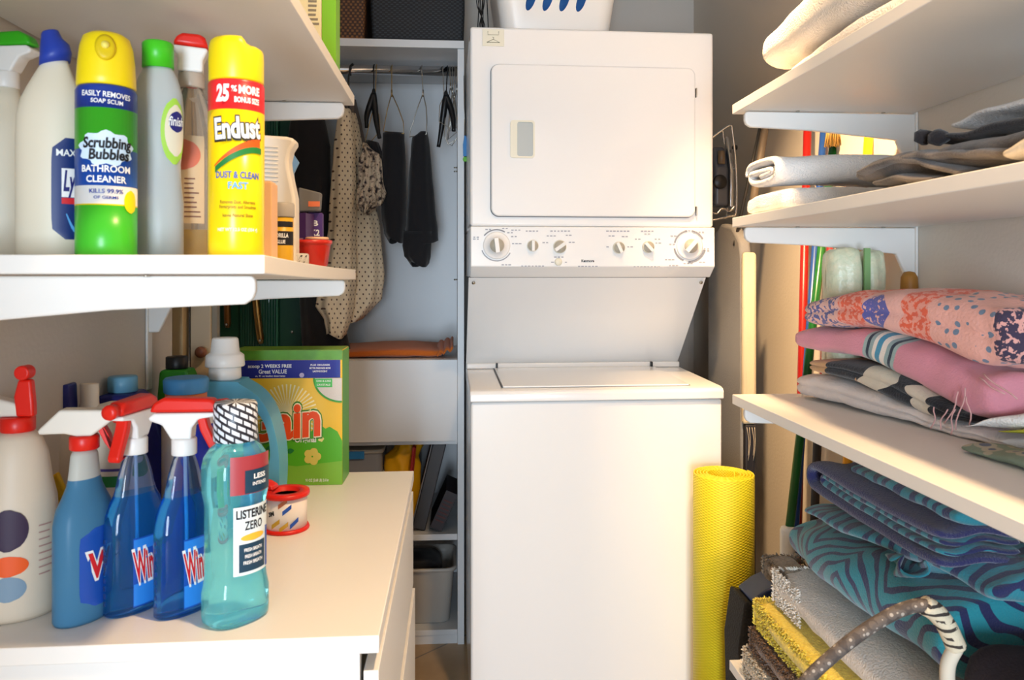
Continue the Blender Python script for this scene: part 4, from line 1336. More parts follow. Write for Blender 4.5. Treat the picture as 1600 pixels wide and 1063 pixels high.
t = thing('ruffled_scarf', 'ruffled cream and black scarf bunched between the dress and the black trousers', 'scarf', (0, 0, 0))
garment('upper_ruffle', [(226, 566, 572), (240, 566, 592), (262, 562, 597), (300, 560, 598), (318, 566, 596)], GY - .05, .05, 9, RUFM, t, .28, 0, .010)
garment('lower_ruffle', [(292, 566, 584), (300, 558, 588), (318, 556, 590), (332, 566, 578)], GY - .07, .045, 9, RUFM, t, .25, 2, .010)
garment('black_lace', [(222, 572, 590), (250, 566, 600), (300, 572, 600)], GY - .0, .03, 8, BLKF, t, .2, 1, .008)


def hook(x, y):
    """hanger hook over the rail"""
    r = .0185
    return [(x, y - r, ROD[1] - .004), (x, y - r * .85, ROD[1] + .010), (x, y, ROD[1] + .0185), (x, y + r * .85, ROD[1] + .010), (x, y + r, ROD[1] - .010)]


def wire_hanger(label, xs, apex, left, right, r=.0013, mat=STEEL, group=None, plastic=False, dy=0.0, low=None):
    t = thing('wire_hanger' if not plastic else 'plastic_hanger', label, 'hanger', (0, 0, 0), 0, group)
    ap = at(apex[0], apex[1], GY)
    x = at(xs, 110, GY).x
    h = [(x, ROD[0] + .0185, ROD[1] - .010)] + [(x, ROD[0] + .0157, ROD[1] + .010), (x, ROD[0], ROD[1] + .0185), (x, ROD[0] - .0157, ROD[1] + .010), (x, ROD[0] - .0185, ROD[1] - .006), ((x + ap.x) / 2, GY, (ROD[1] + ap.z) / 2), (ap.x, GY, ap.z)]
    MB().tube(spline(h, 4), r if not plastic else .0022, 8).build('hook', mat, t)
    L_ = [at(u, v_, GY + dy * i / len(left)) for i, (u, v_) in enumerate(left)]
    R_ = [at(u, v_, GY - dy * i / len(right)) for i, (u, v_) in enumerate(right)]
    if plastic:
        MB().tube(spline([ap] + L_, 4), [r * (.8 + .5 * math.sin(PI * min(1, i / (len(L_) * 4) + .15))) for i in range(len(L_) * 4 + 1)], 10).build('arm', mat, t)
        MB().tube(spline([ap] + R_, 4), [r * (.8 + .5 * math.sin(PI * min(1, i / (len(R_) * 4) + .15))) for i in range(len(R_) * 4 + 1)], 10).build('arm', mat, t)
        MB().lathe([(.006, -.012), (.0075, 0), (.006, .010), (.004, .016)], 14, tuple(ap)).build('neck', mat, t)
    else:
        pts = [ap] + L_ + ([at(u, v_, GY) for u, v_ in low] if low else []) + R_[::-1] + [ap]
        MB().tube(pts, r, 7).build('wire_frame', mat, t)
        MB().tube([(ap.x, GY, ap.z + .012), (ap.x, GY, ap.z - .012)], r * 1.7, 8).build('twist', mat, t)
    return t


WARMW = M('brass_wire', '#b79a6a', .35, metal=.9)
wire_hanger('brassy wire hanger threaded through the black trousers beside the scarf', 612, (612, 146), [(605, 172), (599, 205)], [(622, 168), (630, 190), (631, 209)], .0018, WARMW, dy=.02)
wire_hanger('steel wire hanger holding the longest black trousers', 659, (661, 146), [(652, 170), (641, 205), (640, 214)], [(666, 168), (667, 190), (666, 210)], .0017, STEEL, dy=.02)
wire_hanger('thin wire hanger beside the left black clip hanger, scarf hanging below', 588, (586, 160), [(578, 190), (572, 215), (570, 232)], [(592, 180), (594, 205)], .0016, WARMW, dy=.02)
wire_hanger('black plastic hanger with curved arms near the middle of the rail', 584, (584, 146), [(578, 165), (573, 182), (573, 200)], [(586, 170), (589, 195), (593, 216)], .0085, BLACKP, plastic=True, dy=.03)
wire_hanger('black plastic hanger in front of the wire hangers at the right end of the rail', 699, (697, 149), [(694, 170), (690, 200), (685, 230)], [(703, 165), (708, 185), (709, 205)], .0085, BLACKP, plastic=True, dy=.03)
for i, (xs, ap, l, r, lo_) in enumerate((
        (692, (694, 150), [(687, 165), (686, 190)], [(704, 170), (716, 208)], None),
        (703, (704, 135), [(696, 180), (694, 212)], [(712, 170), (724, 216)], [(700, 226)]),
        (707, (707, 142), [(700, 200), (698, 222)], [(713, 180), (722, 212)], [(706, 228)]),
        (711, (710, 150), [(704, 190), (700, 218)], [(715, 185), (719, 205)], None),
        (714, (714, 138), [(706, 176), (702, 205)], [(718, 170), (722, 198)], None))):
    l_ = [(min(u, 715), v_) for u, v_ in l]
    r_ = [(min(u, 716), v_) for u, v_ in r]
    wire_hanger('thin wire hanger in the bundle crowded at the right end of the rail', xs, ap, l_, r_, .0015, STEEL, 'wire hangers at the right end of the rail', dy=-.03 + .02 * i, low=lo_)

# a blue tag hanging at the edge of the wardrobe
p = at(727, 212, 2.535)
t = thing('hanging_tag', 'small blue and green lanyard tag hanging on the wardrobe edge', 'tag', (p.x - .001, 2.535, 0))
MB().prism([(-.006, p.z - .068), (.005, p.z - .068), (.007, p.z - .03), (.003, p.z), (-.002, p.z), (-.007, p.z - .03)], -.002, .002).build('ribbon', M('tag_blue', '#2f7fc0', .5), t, bevel=.0008)
MB().prism(disc(0, p.z - .078, .007, .0085, 16), -.003, .003).build('bead', M('tag_green', '#62b52c', .5), t, bevel=.001)
MB().tube([(0, 0, p.z), (-.003, .006, p.z + .10), (-.004, .0085, p.z + .20)], .0008, 6).build('cord', STEEL, t)

# green tall case
zsf = zs_ + .0204
t = thing('green_case', 'tall dark green ribbed case with brass handles standing in the wardrobe', 'case', (0, 0, zsf))
GC = M('green_leather', '#14513f', .38, coat=.2)
GC2 = M('green_leather_flat', '#0f4a33', .5)
x0, x1, x2, x3 = (at(u, 500, 2.74).x for u in (342, 375, 433, 472))
Hc = .90
MB().box(x0, x1 - .001, 2.75, 2.95, 0, Hc).build('left_panel', GC2, t, bevel=.004)
b = MB()
n = 14
R = []
ring = []
for i in range(n * 4 + 1):
    u = i / (n * 4)
    ring.append((x1 + (x2 - x1) * u, 2.735 - .020 * math.sin(PI * u) - .0018 * abs(math.sin(PI * n * u))))
poly = ring + [(x2, 2.95), (x1, 2.95)]
MB().prism(poly, 0, Hc, 'z').build('ribbed_panel', GC, t)
MB().box(x2 + .0005, x2 + .006, 2.722, 2.95, 0, Hc).build('seam_strip', M('green_edge', '#3b7d63', .4), t, bevel=.001)
MB().box(x2 + .0065, x3, 2.74, 2.95, 0, Hc).build('right_panel', GC2, t, bevel=.004)
MB().box(x3 + .0005, x3 + .006, 2.73, 2.95, 0, Hc).build('seam_strip', M('green_edge', '#3b7d63', .4), t, bevel=.001)
BRASS = M('brass', '#b5935a', .22, metal=.95)
BRASSD = M('brown_brass', '#8a6238', .35, metal=.8)


def strap(u0, v0, u1, v1, w, mat, yy):
    a, c_ = at(u0, v0, yy), at(u1, v1, yy)
    a.z -= zsf
    c_.z -= zsf
    pts = []
    for i in range(13):
        k = i / 12
        q = a.lerp(c_, k)
        q.y = yy - .010 * math.sin(PI * k)
        pts.append(q)
    s_ = MB().tube(pts, [w * (1 if 0 < i < 12 else .7) for i in range(13)], 12).build('handle', mat, t)
    MB().lathe([(.0045, -.003), (.004, .003), (.001, .0045)], 12).build('rivet', CHROME, s_, loc=(c_.x, yy - w - .003, c_.z + .012), rot=(PI / 2, 0, 0))


strap(397, 430, 408, 537, .0130, BRASS, 2.690)
strap(357, 430, 356, 512, .0115, BRASSD, 2.725)
p = at(456, 519, 2.735)
MB().lathe([(.006, -.001), (.005, .003), (.001, .004)], 14).build('stud', CHROME, t, loc=(p.x, 2.739, p.z - zsf), rot=(PI / 2, 0, 0))

# orange cloth on the wardrobe shelf
OC = M('orange_towelling', '#c9661c', .95, bump=.6, bscale=350, sheen=.3)


def loft(b, st, n=32, ex=3.0, jn=0, axis='y', caps=5, layers=0, dent=.006):
    """st: (pos, a0, a1, z0, z1): a soft slab along y (or x) whose section is a rounded rectangle"""
    # refine stations
    P = [Vector((s_[1], s_[2], s_[3])) for s_ in st]
    fine = []
    for i in range(len(st) - 1):
        for k in range(6):
            t_ = k / 6
            q = []
            for c in range(5):
                p0, p1, p2, p3 = st[max(i - 1, 0)][c], st[i][c], st[i + 1][c], st[min(i + 2, len(st) - 1)][c]
                q.append(.5 * (2 * p1 + (p2 - p0) * t_ + (2 * p0 - 5 * p1 + 4 * p2 - p3) * t_ ** 2 + (3 * p1 - p0 - 3 * p2 + p3) * t_ ** 3) if c else p1 + (p2 - p1) * t_)
            fine.append(q)
    fine.append(list(st[-1]))
    def ring(s_, k):
        pos, a0, a1, z0, z1 = s_
        ca_, ra = (a0 + a1) / 2, (a1 - a0) / 2
        cz_, rz_ = (z0 + z1) / 2, (z1 - z0) / 2
        m_ = min(ra, rz_) * (1 - k)
        ra, rz_ = ra - m_, rz_ - m_
        out = []
        for j in range(n):
            t_ = 2 * PI * j / n
            c_, s2 = math.cos(t_), math.sin(t_)
            w_ = (abs(c_) ** ex + abs(s2) ** ex) ** (-1 / ex)
            # spread samples along wide sections
            if layers:
                q_ = (s2 * w_ * .5 + .5) * layers
                w_ *= 1 - min(.5, dent / max(ra, .01) * (1 - abs(math.sin(PI * q_))) ** 2) * (abs(c_) > .2)
            out.append((ca_ + ra * w_ * c_, pos, cz_ + rz_ * w_ * s2) if axis == 'y' else (pos, ca_ + ra * w_ * c_, cz_ + rz_ * w_ * s2))
        return out
    R = []
    d0 = 1 if fine[1][0] > fine[0][0] else -1
    e0 = min(.025, (fine[0][4] - fine[0][3]) / 2)
    e1 = min(.025, (fine[-1][4] - fine[-1][3]) / 2)
    for i in range(caps):
        a = PI / 2 * i / caps
        s_ = list(fine[0])
        s_[0] -= d0 * e0 * math.cos(a) ** .7
        R.append(ring(s_, .12 + .88 * math.sin(a) ** .7))
    for s_ in fine:
        R.append(ring(s_, 1))
    for i in range(1, caps + 1):
        a = PI / 2 * i / caps
        s_ = list(fine[-1])
        s_[0] += d0 * e1 * math.sin(a) ** .7
        R.append(ring(s_, .12 + .88 * max(0, math.cos(a)) ** .7))
    return b.rings(R)


t = thing('orange_towel', 'orange towelling cloth lying along the wardrobe shelf', 'towel', (0, 0, 0))
b = loft(MB(), [(-.56, 2.60, 2.90, zsf, zsf + .018), (-.36, 2.59, 2.92, zsf, zsf + .028), (-.18, 2.59, 2.92, zsf, zsf + .036), (-.06, 2.60, 2.9, zsf, zsf + .030)], 64, 4, axis='x')
b.build('flat_part', OC, t, jitter=.003, jscale=22)
b = MB()
pts = []
for i in range(30):
    u = i / 29
    pts.append((-.062 + .052 * u, zsf + .006 + .012 * abs(math.sin(u * 7.5)) + .018 * u))
R = [[(x_, yy, z_ + dd * (1 + .4 * math.sin(yy * 40))) for x_, z_ in pts] for yy, dd in ((2.585, 0), (2.62, .008), (2.70, .020), (2.80, .022))]
b.rings(R, False, False, closed=False).build('folded_end', OC, t, solid=.006)

# containers on the lower shelf
def container(label, x0, x1, y0, y1, z0, h, body, lid, group=None, clip=None):
    t = thing('food_container', label, 'food container', ((x0 + x1) / 2, (y0 + y1) / 2, z0), 0, group)
    hx_, hy_ = (x1 - x0) / 2, (y1 - y0) / 2
    MB().prism(rrect(-hx_ + .006, hx_ - .006, -hy_ + .006, hy_ - .006, .02), 0, h - .014, 'z').build('tub', body, t, bevel=.003)
    MB().prism(rrect(-hx_, hx_, -hy_, hy_, .024), h - .0138, h, 'z').build('lid', lid, t, bevel=.004)
    if clip:
        MB().box(-hx_ + .005, hx_ * .45, -hy_ - .003, -hy_ - .0003, h - .030, h - .004).build('clip', clip, t, bevel=.001)
    return t


zlow = .3655
GT2 = M('smoky_tub', '#8d8f96', .25)
LIDG = M('grey_lid', '#b9b6ac', .35)
x0, x1 = at(520, 710, 2.62).x, at(600, 710, 2.62).x
z = zlow
for i, (h, lb, m1, m2) in enumerate(((.095, 'grey plastic container at the bottom of the stack in the wardrobe', GT2, LIDG), (.095, 'grey plastic container in the middle of the stack in the wardrobe', GT2, LIDG), (.082, 'grey container with blue clip, topmost of the stack in the wardrobe', GT2, LIDG))):
    container(lb, x0 - .06, x1, 2.60, 2.80, z, h, m1, m2, None, M('clip_blue', '#2b7fc4', .4) if i == 2 else None)
    z += h + .0006
YB_ = M('yellow_bag', '#eeb312', .45, bump=.2, bscale=60)
t = thing('plastic_bag', 'crumpled bright yellow plastic bag stuffed in the lower wardrobe', 'bag', (0, 0, 0))
bx0, bx1 = at(600, 700, 2.66).x + .008, at(657, 700, 2.66).x
b = loft(MB(), [(zlow + .026, 0, 0, 0, 0)] * 2) if False else MB()
R = []
for i, (zz_, l, r) in enumerate(((zlow + .0015, .0, 1), (zlow + .05, -.02, 1.0), (.50, .0, .95), (.575, -.05, .98), (.605, .0, .95), (.628, .22, 1.06), (.646, .30, 1.12), (.654, .45, .95))):
    cx_, hw = bx0 + (l + r) / 2 * (bx1 - bx0), (r - l) / 2 * (bx1 - bx0)
    R.append([(cx_ + hw * math.cos(2 * PI * j / 48) * (1 + .10 * math.sin(5 * 2 * PI * j / 48 + i)), 2.66 + .045 * math.sin(2 * PI * j / 48) * (1 + .2 * math.sin(7 * 2 * PI * j / 48 + 2 * i)), zz_) for j in range(48)])
b.rings(R).build('bag', YB_, t, jitter=.004, jscale=35)
t = thing('red_folder', 'dark red folder leaning beside the yellow bag in the lower wardrobe', 'folder', (at(652, 700, 2.60).x - .040, 2.585, zlow + .0005), 0)
MB().box(-.004, .004, 0, .21, 0, .285).build('cover', M('dark_red_card', '#9e1d18', .5), t, rot=(0, .10, 0), bevel=.001)
MB().box(.0045, .0085, .004, .208, .002, .282).build('back_cover', M('dark_red_card', '#9e1d18', .5), t, rot=(0, .10, 0), bevel=.001)
t = thing('document_case', 'dark grey document case leaning in the lower wardrobe', 'case', (-.136, 2.585, zlow + .010), 0)
DG = M('charcoal_plastic', '#37383d', .45)
b_ = MB().box(-.010, .035, 0, .25, 0, .30).build('shell', DG, t, rot=(0, .24, 0), bevel=.004)
MB().box(-.0135, -.0104, .0, .25, .0, .30).build('grey_edge', M('case_edge', '#7d7f84', .4), t, rot=(0, .24, 0), bevel=.001)
t = thing('game_box', 'dark box with faint red print leaning in front of the grey document case', 'box', (-.068, 2.575, zlow + .009), 0)
MB().box(-.020, .022, 0, .2, 0, .135).build('carton_body', M('dark_plum_card', '#2a2126', .5), t, rot=(0, .42, 0), bevel=.001)
b = MB()
for i in range(6):
    b.box(-.015, .016, -.0006, -.0002, .03 + i * .014, .034 + i * .014)
tag(b.build('fine_print', M('faint_red_print', '#5d2a26', .6), t, rot=(0, .42, 0)), kind='stuff')
# white bin with black cloth
t = thing('storage_bin', 'white plastic storage bin on the bottom board of the wardrobe', 'bin', ((at(645, 940, 2.58).x + at(711, 940, 2.58).x) / 2 - .045, 2.70, .0485), 0)
BW = M('bin_white', '#b9b4ac', .35)
hw = .115
R = []
for w2, h, rr in ((hw - .022, 0, .03), (hw - .018, .004, .03), (hw - .004, .175, .032), (hw - .003, .180, .032), (hw + .006, .181, .036), (hw + .006, .192, .036), (hw - .004, .192, .032), (hw - .008, .17, .03), (hw - .024, .006, .028)):
    R.append([(a, c * 1.0, h) for a, c in rrect(-w2, w2, -w2 * 1.0, w2 * 1.0, rr, 6)])
MB().rings(R).build('bin', BW, t)
c_ = t.location
tag(loft(MB(), [(c_.y - .062, c_.x - .068, c_.x + .066, .16, .245), (c_.y, c_.x - .074, c_.x + .072, .15, .262), (c_.y + .06, c_.x - .068, c_.x + .066, .16, .25)], 40, 2.6).build('black_cloth', BLKF, jitter=.006, jscale=25), 'crumpled black cloth inside the white storage bin', 'cloth')

# baskets on top of the wardrobe
def weave(name, c1, c2, sx, sz):
    w = N(name, .7)
    o = w.xyz('Object')
    h_ = w.math('ADD', o[0], o[1])
    ix = w.math('FLOOR', w.math('MULTIPLY', h_, sx))
    iz = w.math('FLOOR', w.math('MULTIPLY', o[2], sz))
    par = w.math('MODULO', w.math('ADD', w.math('ADD', ix, iz), 1000), 2)
    fr = w.math('FRACT', w.math('MULTIPLY', o[2], sz))
    g = w.math('MULTIPLY', par, w.math('GREATER_THAN', fr, .3))
    return w.done(w.mix(g, c1, c2), .4, 300)


def wicker(label, x0, x1, y0, y1, z0, h, mat, rim):
    t = thing('wicker_basket', label, 'basket', ((x0 + x1) / 2, (y0 + y1) / 2, z0))
    hx_, hy_ = (x1 - x0) / 2, (y1 - y0) / 2
    R = []
    for k, hh in ((.97, .012), (1, .10), (1, h), (.93, h), (.93, .02), (.90, .016)):
        R.append([(a, c, hh) for a, c in rrect(-hx_ * k, hx_ * k, -hy_ * k, hy_ * k, .012)])
    MB().rings(R, smooth=False).build('woven_side', mat, t)
    MB().prism(rrect(-hx_, hx_, -hy_, hy_, .012), 0, .0118, 'z').build('base_rim', rim, t, bevel=.002)
    MB().prism(rrect(-hx_ * 1.01, hx_ * 1.01, -hy_ * 1.01, hy_ * 1.01, .012), h + .0004, h + .012, 'z').build('top_rim', rim, t, bevel=.003)
    return t


x0, x1, x2 = at(500, 30, 2.58).x, at(571, 30, 2.58).x, at(579, 30, 2.58).x
wicker('brown woven basket on top of the wardrobe', x0 - .12, x1, 2.575, 2.85, CT + .0004, .24, weave('brown_weave', '#3a2415', '#7a4f2a', 130, 105), M('brown_rim', '#8a5a32', .6))
wicker('black woven basket on top of the wardrobe, right of the brown one', x2, .030, 2.575, 2.85, CT + .0004, .26, weave('black_weave', '#0f1013', '#2c2f35', 110, 150), M('black_rim', '#101114', .6))

# ------------------------------------------------ on the dryer
ZD = ztop
bk = thing('laundry_basket', 'white plastic laundry basket with slanted holes on top of the dryer', 'laundry basket', (.303, 2.43, ZD + .0005), 0)
def ring_b(w2, d2, rr, h):
    return [(a, c, h) for a, c in rrect(-w2, w2, -d2, d2, rr, 6)]
R = [ring_b(.142, .112, .04, 0), ring_b(.154, .124, .045, .006), ring_b(.163, .136, .045, .03), ring_b(.200, .165, .05, .28), ring_b(.212, .177, .05, .282), ring_b(.212, .177, .05, .290), ring_b(.196, .161, .05, .290), ring_b(.161, .131, .045, .034), ring_b(.155, .125, .04, .008)]
bo = MB().rings(R).build('basket', PLAST, bk)
cut = MB()
for row in range(2):
    for i in range(4):
        cx_ = -.078 + i * .0505
        cut.rings([[(cx_ + .0135 * math.cos(a) * 1.0 + .30 * .034 * math.sin(a), yy, .134 + row * .0001 + .034 * math.sin(a)) for a in [2 * PI * k / 20 for k in range(20)]] for yy in (-.22, -.08)]) if row == 0 else None
co = cut.build('cutter', PLAST, bk)
bm_ = bo.modifiers.new('holes', 'BOOLEAN')
bm_.object = co
bm_.operation = 'DIFFERENCE'
bm_.solver = 'EXACT'
dg = bpy.context.evaluated_depsgraph_get()
dg.update()
me = bpy.data.meshes.new_from_object(bo.evaluated_get(dg))
bo.modifiers.clear()
bo.data = me
bpy.data.objects.remove(co)
me.set_sharp_from_angle(angle=math.radians(35))
tag(loft(MB(), [(2.335, .185, .44, ZD + .012, ZD + .22), (2.43, .18, .445, ZD + .012, ZD + .25), (2.52, .185, .44, ZD + .012, ZD + .21)], 48, 3).build('blue_laundry', M('laundry_blue', '#2a5f9e', .9, var=.5, bscale=9), jitter=.008, jscale=18), 'blue and dark laundry seen through the holes of the white basket', 'laundry')
p = at(1040, 48, 2.5)
t = MB()
b = MB().lathe([(.045, 0), (.044, .006), (.034, .035), (.020, .070), (.010, .088), (.002, .096)], 36, (0, 0, 0), 1.25, .7)
tag(b.build('folded_napkin', M('pale_cloth', '#d8d3cd', .9, bump=.2), None, loc=(p.x, 2.5, ZD + .0005), jitter=.004, jscale=30), 'small pale pointed cloth on top of the dryer right of the basket', 'cloth')
t = thing('cable_bundle', 'bundle of thin black cables beside the laundry basket on the dryer', 'cables', (.085, 2.36, ZD + .001))
for i in range(5):
    MB().tube(spline([(-.018 + .006 * i, .02 * (i % 2), .002), (-.012 + .004 * i, .01, .08), (.004 - .006 * i, .03, .16), (-.006 + .003 * i, .05, .25), (-.02 + .01 * i, .04, .002 + .2 * (i % 2))], 5), .0016, 6).build('cable', BLACKP, t)
# ================================================================== the right-hand side
def atpl(px, py, P, Q):
    """point on the upright plane through ground points P and Q"""
    dx, dz = (px - 800) / F, -(py - HOR) / F
    ca, sa = math.cos(YAW), math.sin(YAW)
    d = (sa + dx * ca, ca - dx * sa)
    nx, ny = Q[1] - P[1], -(Q[0] - P[0])
    t_ = (P[0] * nx + P[1] * ny) / (d[0] * nx + d[1] * ny)
    return Vector((d[0] * t_, d[1] * t_, EYE + dz * t_))


def pile(front, P, Q, back, ex=3.2, zmin=None, n=64, setback=0.0, layers=0):
    """soft slab whose front face follows surveyed outline (px, y_bottom, y_top)"""
    st = []
    for px, yb, yt in front:
        a, c_ = atpl(px, yb, P, Q), atpl(px, yt, P, Q)
        zb = max(a.z, zmin) if zmin else a.z
        st.append((a.y, a.x + setback, back, zb, c_.z))
    st.sort(key=lambda s_: -s_[0])
    return loft(MB(), st, n, ex, layers=layers)


# ---- yoga mat
ym = N('yoga_mat_foam', .55)
o_ = ym.xyz('Object')
an = ym.math('MULTIPLY', ym.math('ARCTAN2', o_[1], o_[0]), 30)
w1 = ym.math('SINE', ym.math('ADD', an, ym.math('MULTIPLY', o_[2], 0)))
w2 = ym.math('SINE', ym.math('MULTIPLY', o_[2], 900))
bp = ym.t.nodes.new('ShaderNodeBump')
bp.inputs['Strength'].default_value = .35
bp.inputs['Distance'].default_value = .002
ym.lk(ym.math('MULTIPLY', w1, w2), bp.inputs['Height'])
ym.lk(bp.outputs[0], ym.b.inputs['Normal'])
ym.b.inputs['Base Color'].default_value = lin('#e2cf1f')
p0, p1 = at(1087, 748, 1.95), at(1176, 748, 1.95)
rm = (p1.x - p0.x) / 2
t = thing('yoga_mat', 'rolled yellow yoga mat standing on the floor against the washer corner', 'yoga mat', ((p0.x + p1.x) / 2 - .002, 1.955, 0), .3)
b = MB()
turns = 5
N_ = 220
th_ = .0045
r0 = rm - turns * .0080
R = []
for i in range(N_ + 1):
    a = 2 * PI * turns * i / N_
    r = r0 + .0080 * a / (2 * PI)
    R.append([(rr * math.cos(a), rr * math.sin(a), z) for rr, z in ((r, .001), (r, .709), (r + .0012, .7115), (r + th_ - .0012, .7115), (r + th_, .709), (r + th_, .001))])
b.rings(R).build('rolled_mat', ym.m, t)

# ---- ironing board seen edge-on
t = thing('ironing_board', 'upright ironing board with cream cover seen edge-on behind the shelves', 'ironing board', (0, 0, 0))
CRC = M('cream_cover', '#d8c6a4', .85, bump=.3)
q0, q1 = at(1162, 500, 2.12), at(1183, 500, 2.12)
zt_ = at(1172, 392, 2.12).z
zb_ = at(1172, 664, 2.12).z
pr = [(2.12, zb_), (2.42, zb_), (2.42, zt_ - .12), (2.36, zt_ - .03), (2.28, zt_), (2.19, zt_ - .012), (2.135, zt_ - .06), (2.12, zt_ - .14)]
MB().prism([(2.12, zb_), (2.144, zb_), (2.144, zt_ - .045), (2.138, zt_ - .012), (2.128, zt_), (2.12, zt_ - .012)], q0.x, q1.x, 'x').build('padded_edge', CRC, t, bevel=.009)
MB().prism([(2.145, .45), (2.44, .45), (2.44, zt_ - .02), (2.40, zt_ + .05), (2.32, zt_ + .09), (2.22, zt_ + .075), (2.16, zt_ + .03), (2.145, zt_ - .02)], q0.x + .002, q1.x - .004, 'x').build('padded_cover', M('grey_board_cover', '#8f8c88', .85, bump=.3), t, bevel=.010)
MB().prism([(2.122, .0), (2.143, .0), (2.143, zb_ - .001), (2.122, zb_ - .001)], q0.x + .006, q1.x - .002, 'x').build('underframe', M('dark_frame', '#25242a', .6), t, bevel=.004)
b = MB()
for i in range(4):
    u = 1167 + i * 4
    a, c_ = at(u, 668, 2.11), at(u + (-1) ** i * 2, 712 + 8 * (i % 2), 2.11)
    b.tube(spline([a, (a + c_) / 2 + Vector((.004, 0, 0)), c_], 3), .0008, 5)
tag(b.build('cover_threads', M('pale_thread', '#cdbfa8', .8), t), kind='stuff')
# grey legs of the board higher up
for i, (u0, v0, u1, v1, w_, mt) in enumerate(((1189, 192, 1176, 252, .0045, M('dark_metal', '#4c4a48', .4, metal=.6)), (1197, 192, 1186, 258, .011, M('taupe_metal', '#9b8b78', .4, metal=.3)))):
    a, c_ = at(u0, v0, 2.2), at(u1, v1, 2.2)
    d_ = (c_ - a)
    MB().tube([a - d_ * .15, c_ + d_ * 2.2], w_, 10).build('leg', mt, t)

# ---- iron in its wire holder on the right wall
t = thing('iron_holder', 'chrome wire holder hanging beside the dryer', 'iron holder', (0, 0, 0))
YI = 2.30
b = MB()
P3 = [at(1104, 222, YI), at(1139, 197, YI), at(1144, 205, YI), at(1150, 262, YI), at(1150, 330, YI), at(1140, 338, YI), at(1104, 346, YI)]
b.tube(spline(P3, 4), .0035, 10)
P4 = [p.copy() + Vector((.008, .10, 0)) for p in P3]
b.tube(spline(P4, 4), .0035, 10)
for k in (1, 3, 4):
    b.tube([P3[k], P4[k]], .003, 8)
b.build('wire_frame', CHROME, t)
b = MB()
b.tube(spline([at(1108, 330, YI - .01), at(1120, 334, YI - .01), at(1128, 326, YI - .01), at(1140, 330, YI - .01), at(1148, 322, YI - .01)], 4), .003, 8)
b.build('lower_hook', CHROME, t)
k = at(1155, 229, YI)
MB().lathe([(.007, 0), (.008, .004), (.005, .014)], 14).build('wall_knob', BLACKP, t, loc=(k.x, YI + .02, k.z), rot=(0, -PI / 2, 0))
t = thing('clothes_iron', 'dark clothes iron with shiny soleplate standing in the chrome holder', 'iron', (0, 0, 0))
i0, i1 = at(1133, 212, YI + .04), at(1146, 325, YI + .04)
sp = []
zc_ = (i0.z + i1.z) / 2
hz_ = (i0.z - i1.z) / 2
outl = [(YI + .01, i1.z), (YI + .09, i1.z), (YI + .094, zc_), (YI + .075, zc_ + hz_ * .5), (YI + .05, i0.z), (YI + .025, zc_ + hz_ * .5), (YI + .006, zc_)]
MB().prism(outl, i1.x - .022, i1.x - .010, 'x').build('soleplate', M('brushed_steel', '#c2c4c8', .25, metal=.9), t, bevel=.003)
xb = i1.x - .0225
bd = [(YI + .016, i1.z + .004), (YI + .084, i1.z + .004), (YI + .086, zc_), (YI + .07, zc_ + hz_ * .4), (YI + .05, i0.z - .03), (YI + .03, zc_ + hz_ * .4), (YI + .014, zc_)]
MB().prism(bd, xb - .045, xb - .0005, 'x').build('body', M('iron_grey', '#4a4c52', .35), t, bevel=.010)
b = MB()
b.tube(spline([(xb - .046, YI + .05, i1.z + .02), (xb - .075, YI + .05, i1.z + .05), (xb - .078, YI + .05, zc_), (xb - .070, YI + .05, i0.z - .06), (xb - .046, YI + .05, i0.z - .045)], 5), .011, 12)
b.build('handle', BLACKP, t)
MB().lathe([(.022, 0), (.022, .006), (.018, .010)], 24).build('dial', BLACKP, t, loc=(xb - .030, YI + .0155, zc_ - .035), rot=(PI / 2, 0, 0))
MB().tube([(xb - .025, YI + .014, zc_ + .02), (xb - .025, YI + .014, zc_ + .06)], .011, 12).build('water_window', M('smoky_brown_plastic', '#6e5a44', .3), t)

# ---- broom and mop poles against the right wall
def pole(label, pts, y0, y1, r, mat, cat='broom', extra=None, zmin=.0):
    """straight stick through two surveyed points at depths y0 and y1, run down to the floor"""
    a, c_ = at(pts[0], pts[1], y0), at(pts[2], pts[3], y1)
    d_ = (c_ - a) / (c_.z - a.z)
    foot = a + d_ * (zmin + .012 - a.z)
    t = thing('broom_pole', label, cat, (foot.x, foot.y, zmin))
    top = a - Vector(foot[:2] + (zmin,)) if False else Vector((a.x - foot.x, a.y - foot.y, a.z - zmin))
    MB().tube([(0, 0, .012), top], r, 16).build('stick', mat, t)
    MB().tube([top * .999, top + (top.normalized() * .012)], [r * 1.05, r * .7], 16).build('end_cap', mat, t)
    MB().lathe([(r * 1.25, 0), (r * 1.3, .004), (r * 1.1, .03)], 16).build('foot', BLACKP, t)
    return t, top


pole('red broom pole leaning on the right wall, nearest the washer', (1263, 150, 1256, 440), 1.98, 1.96, .0105, M('pole_red', '#8f130b', .35))
pole('blue mop pole leaning between the red and the green poles', (1290, 160, 1270, 440), 1.93, 1.88, .0088, M('pole_blue', '#1c4285', .35), 'mop')
t, top = pole('green mop pole with white socket, leaning right of the blue pole', (1303, 218, 1232, 842), 1.90, 1.74, .0100, M('pole_green', '#0f5722', .3), 'mop', zmin=.585)
for ch_ in list(t.children):
    if ch_.name.startswith('foot'):
        bpy.data.objects.remove(ch_)
MB().lathe([(.010, -.030), (.016, -.026), (.0175, .0), (.0175, .068), (.0145, .075), (.0103, .076)], 24, (.0, 0, -.02)).build('socket', PLAST, t)
hd = MB()
hd.prism([(-.105, -.085), (-.070, -.060), (-.010, -.035), (.012, -.040), (.010, -.058), (-.030, -.085), (-.080, -.110)], -.045, .045)
hd.build('head', M('mop_navy', '#1c2c55', .45), t, loc=(0, 0, -.012), bevel=.006)
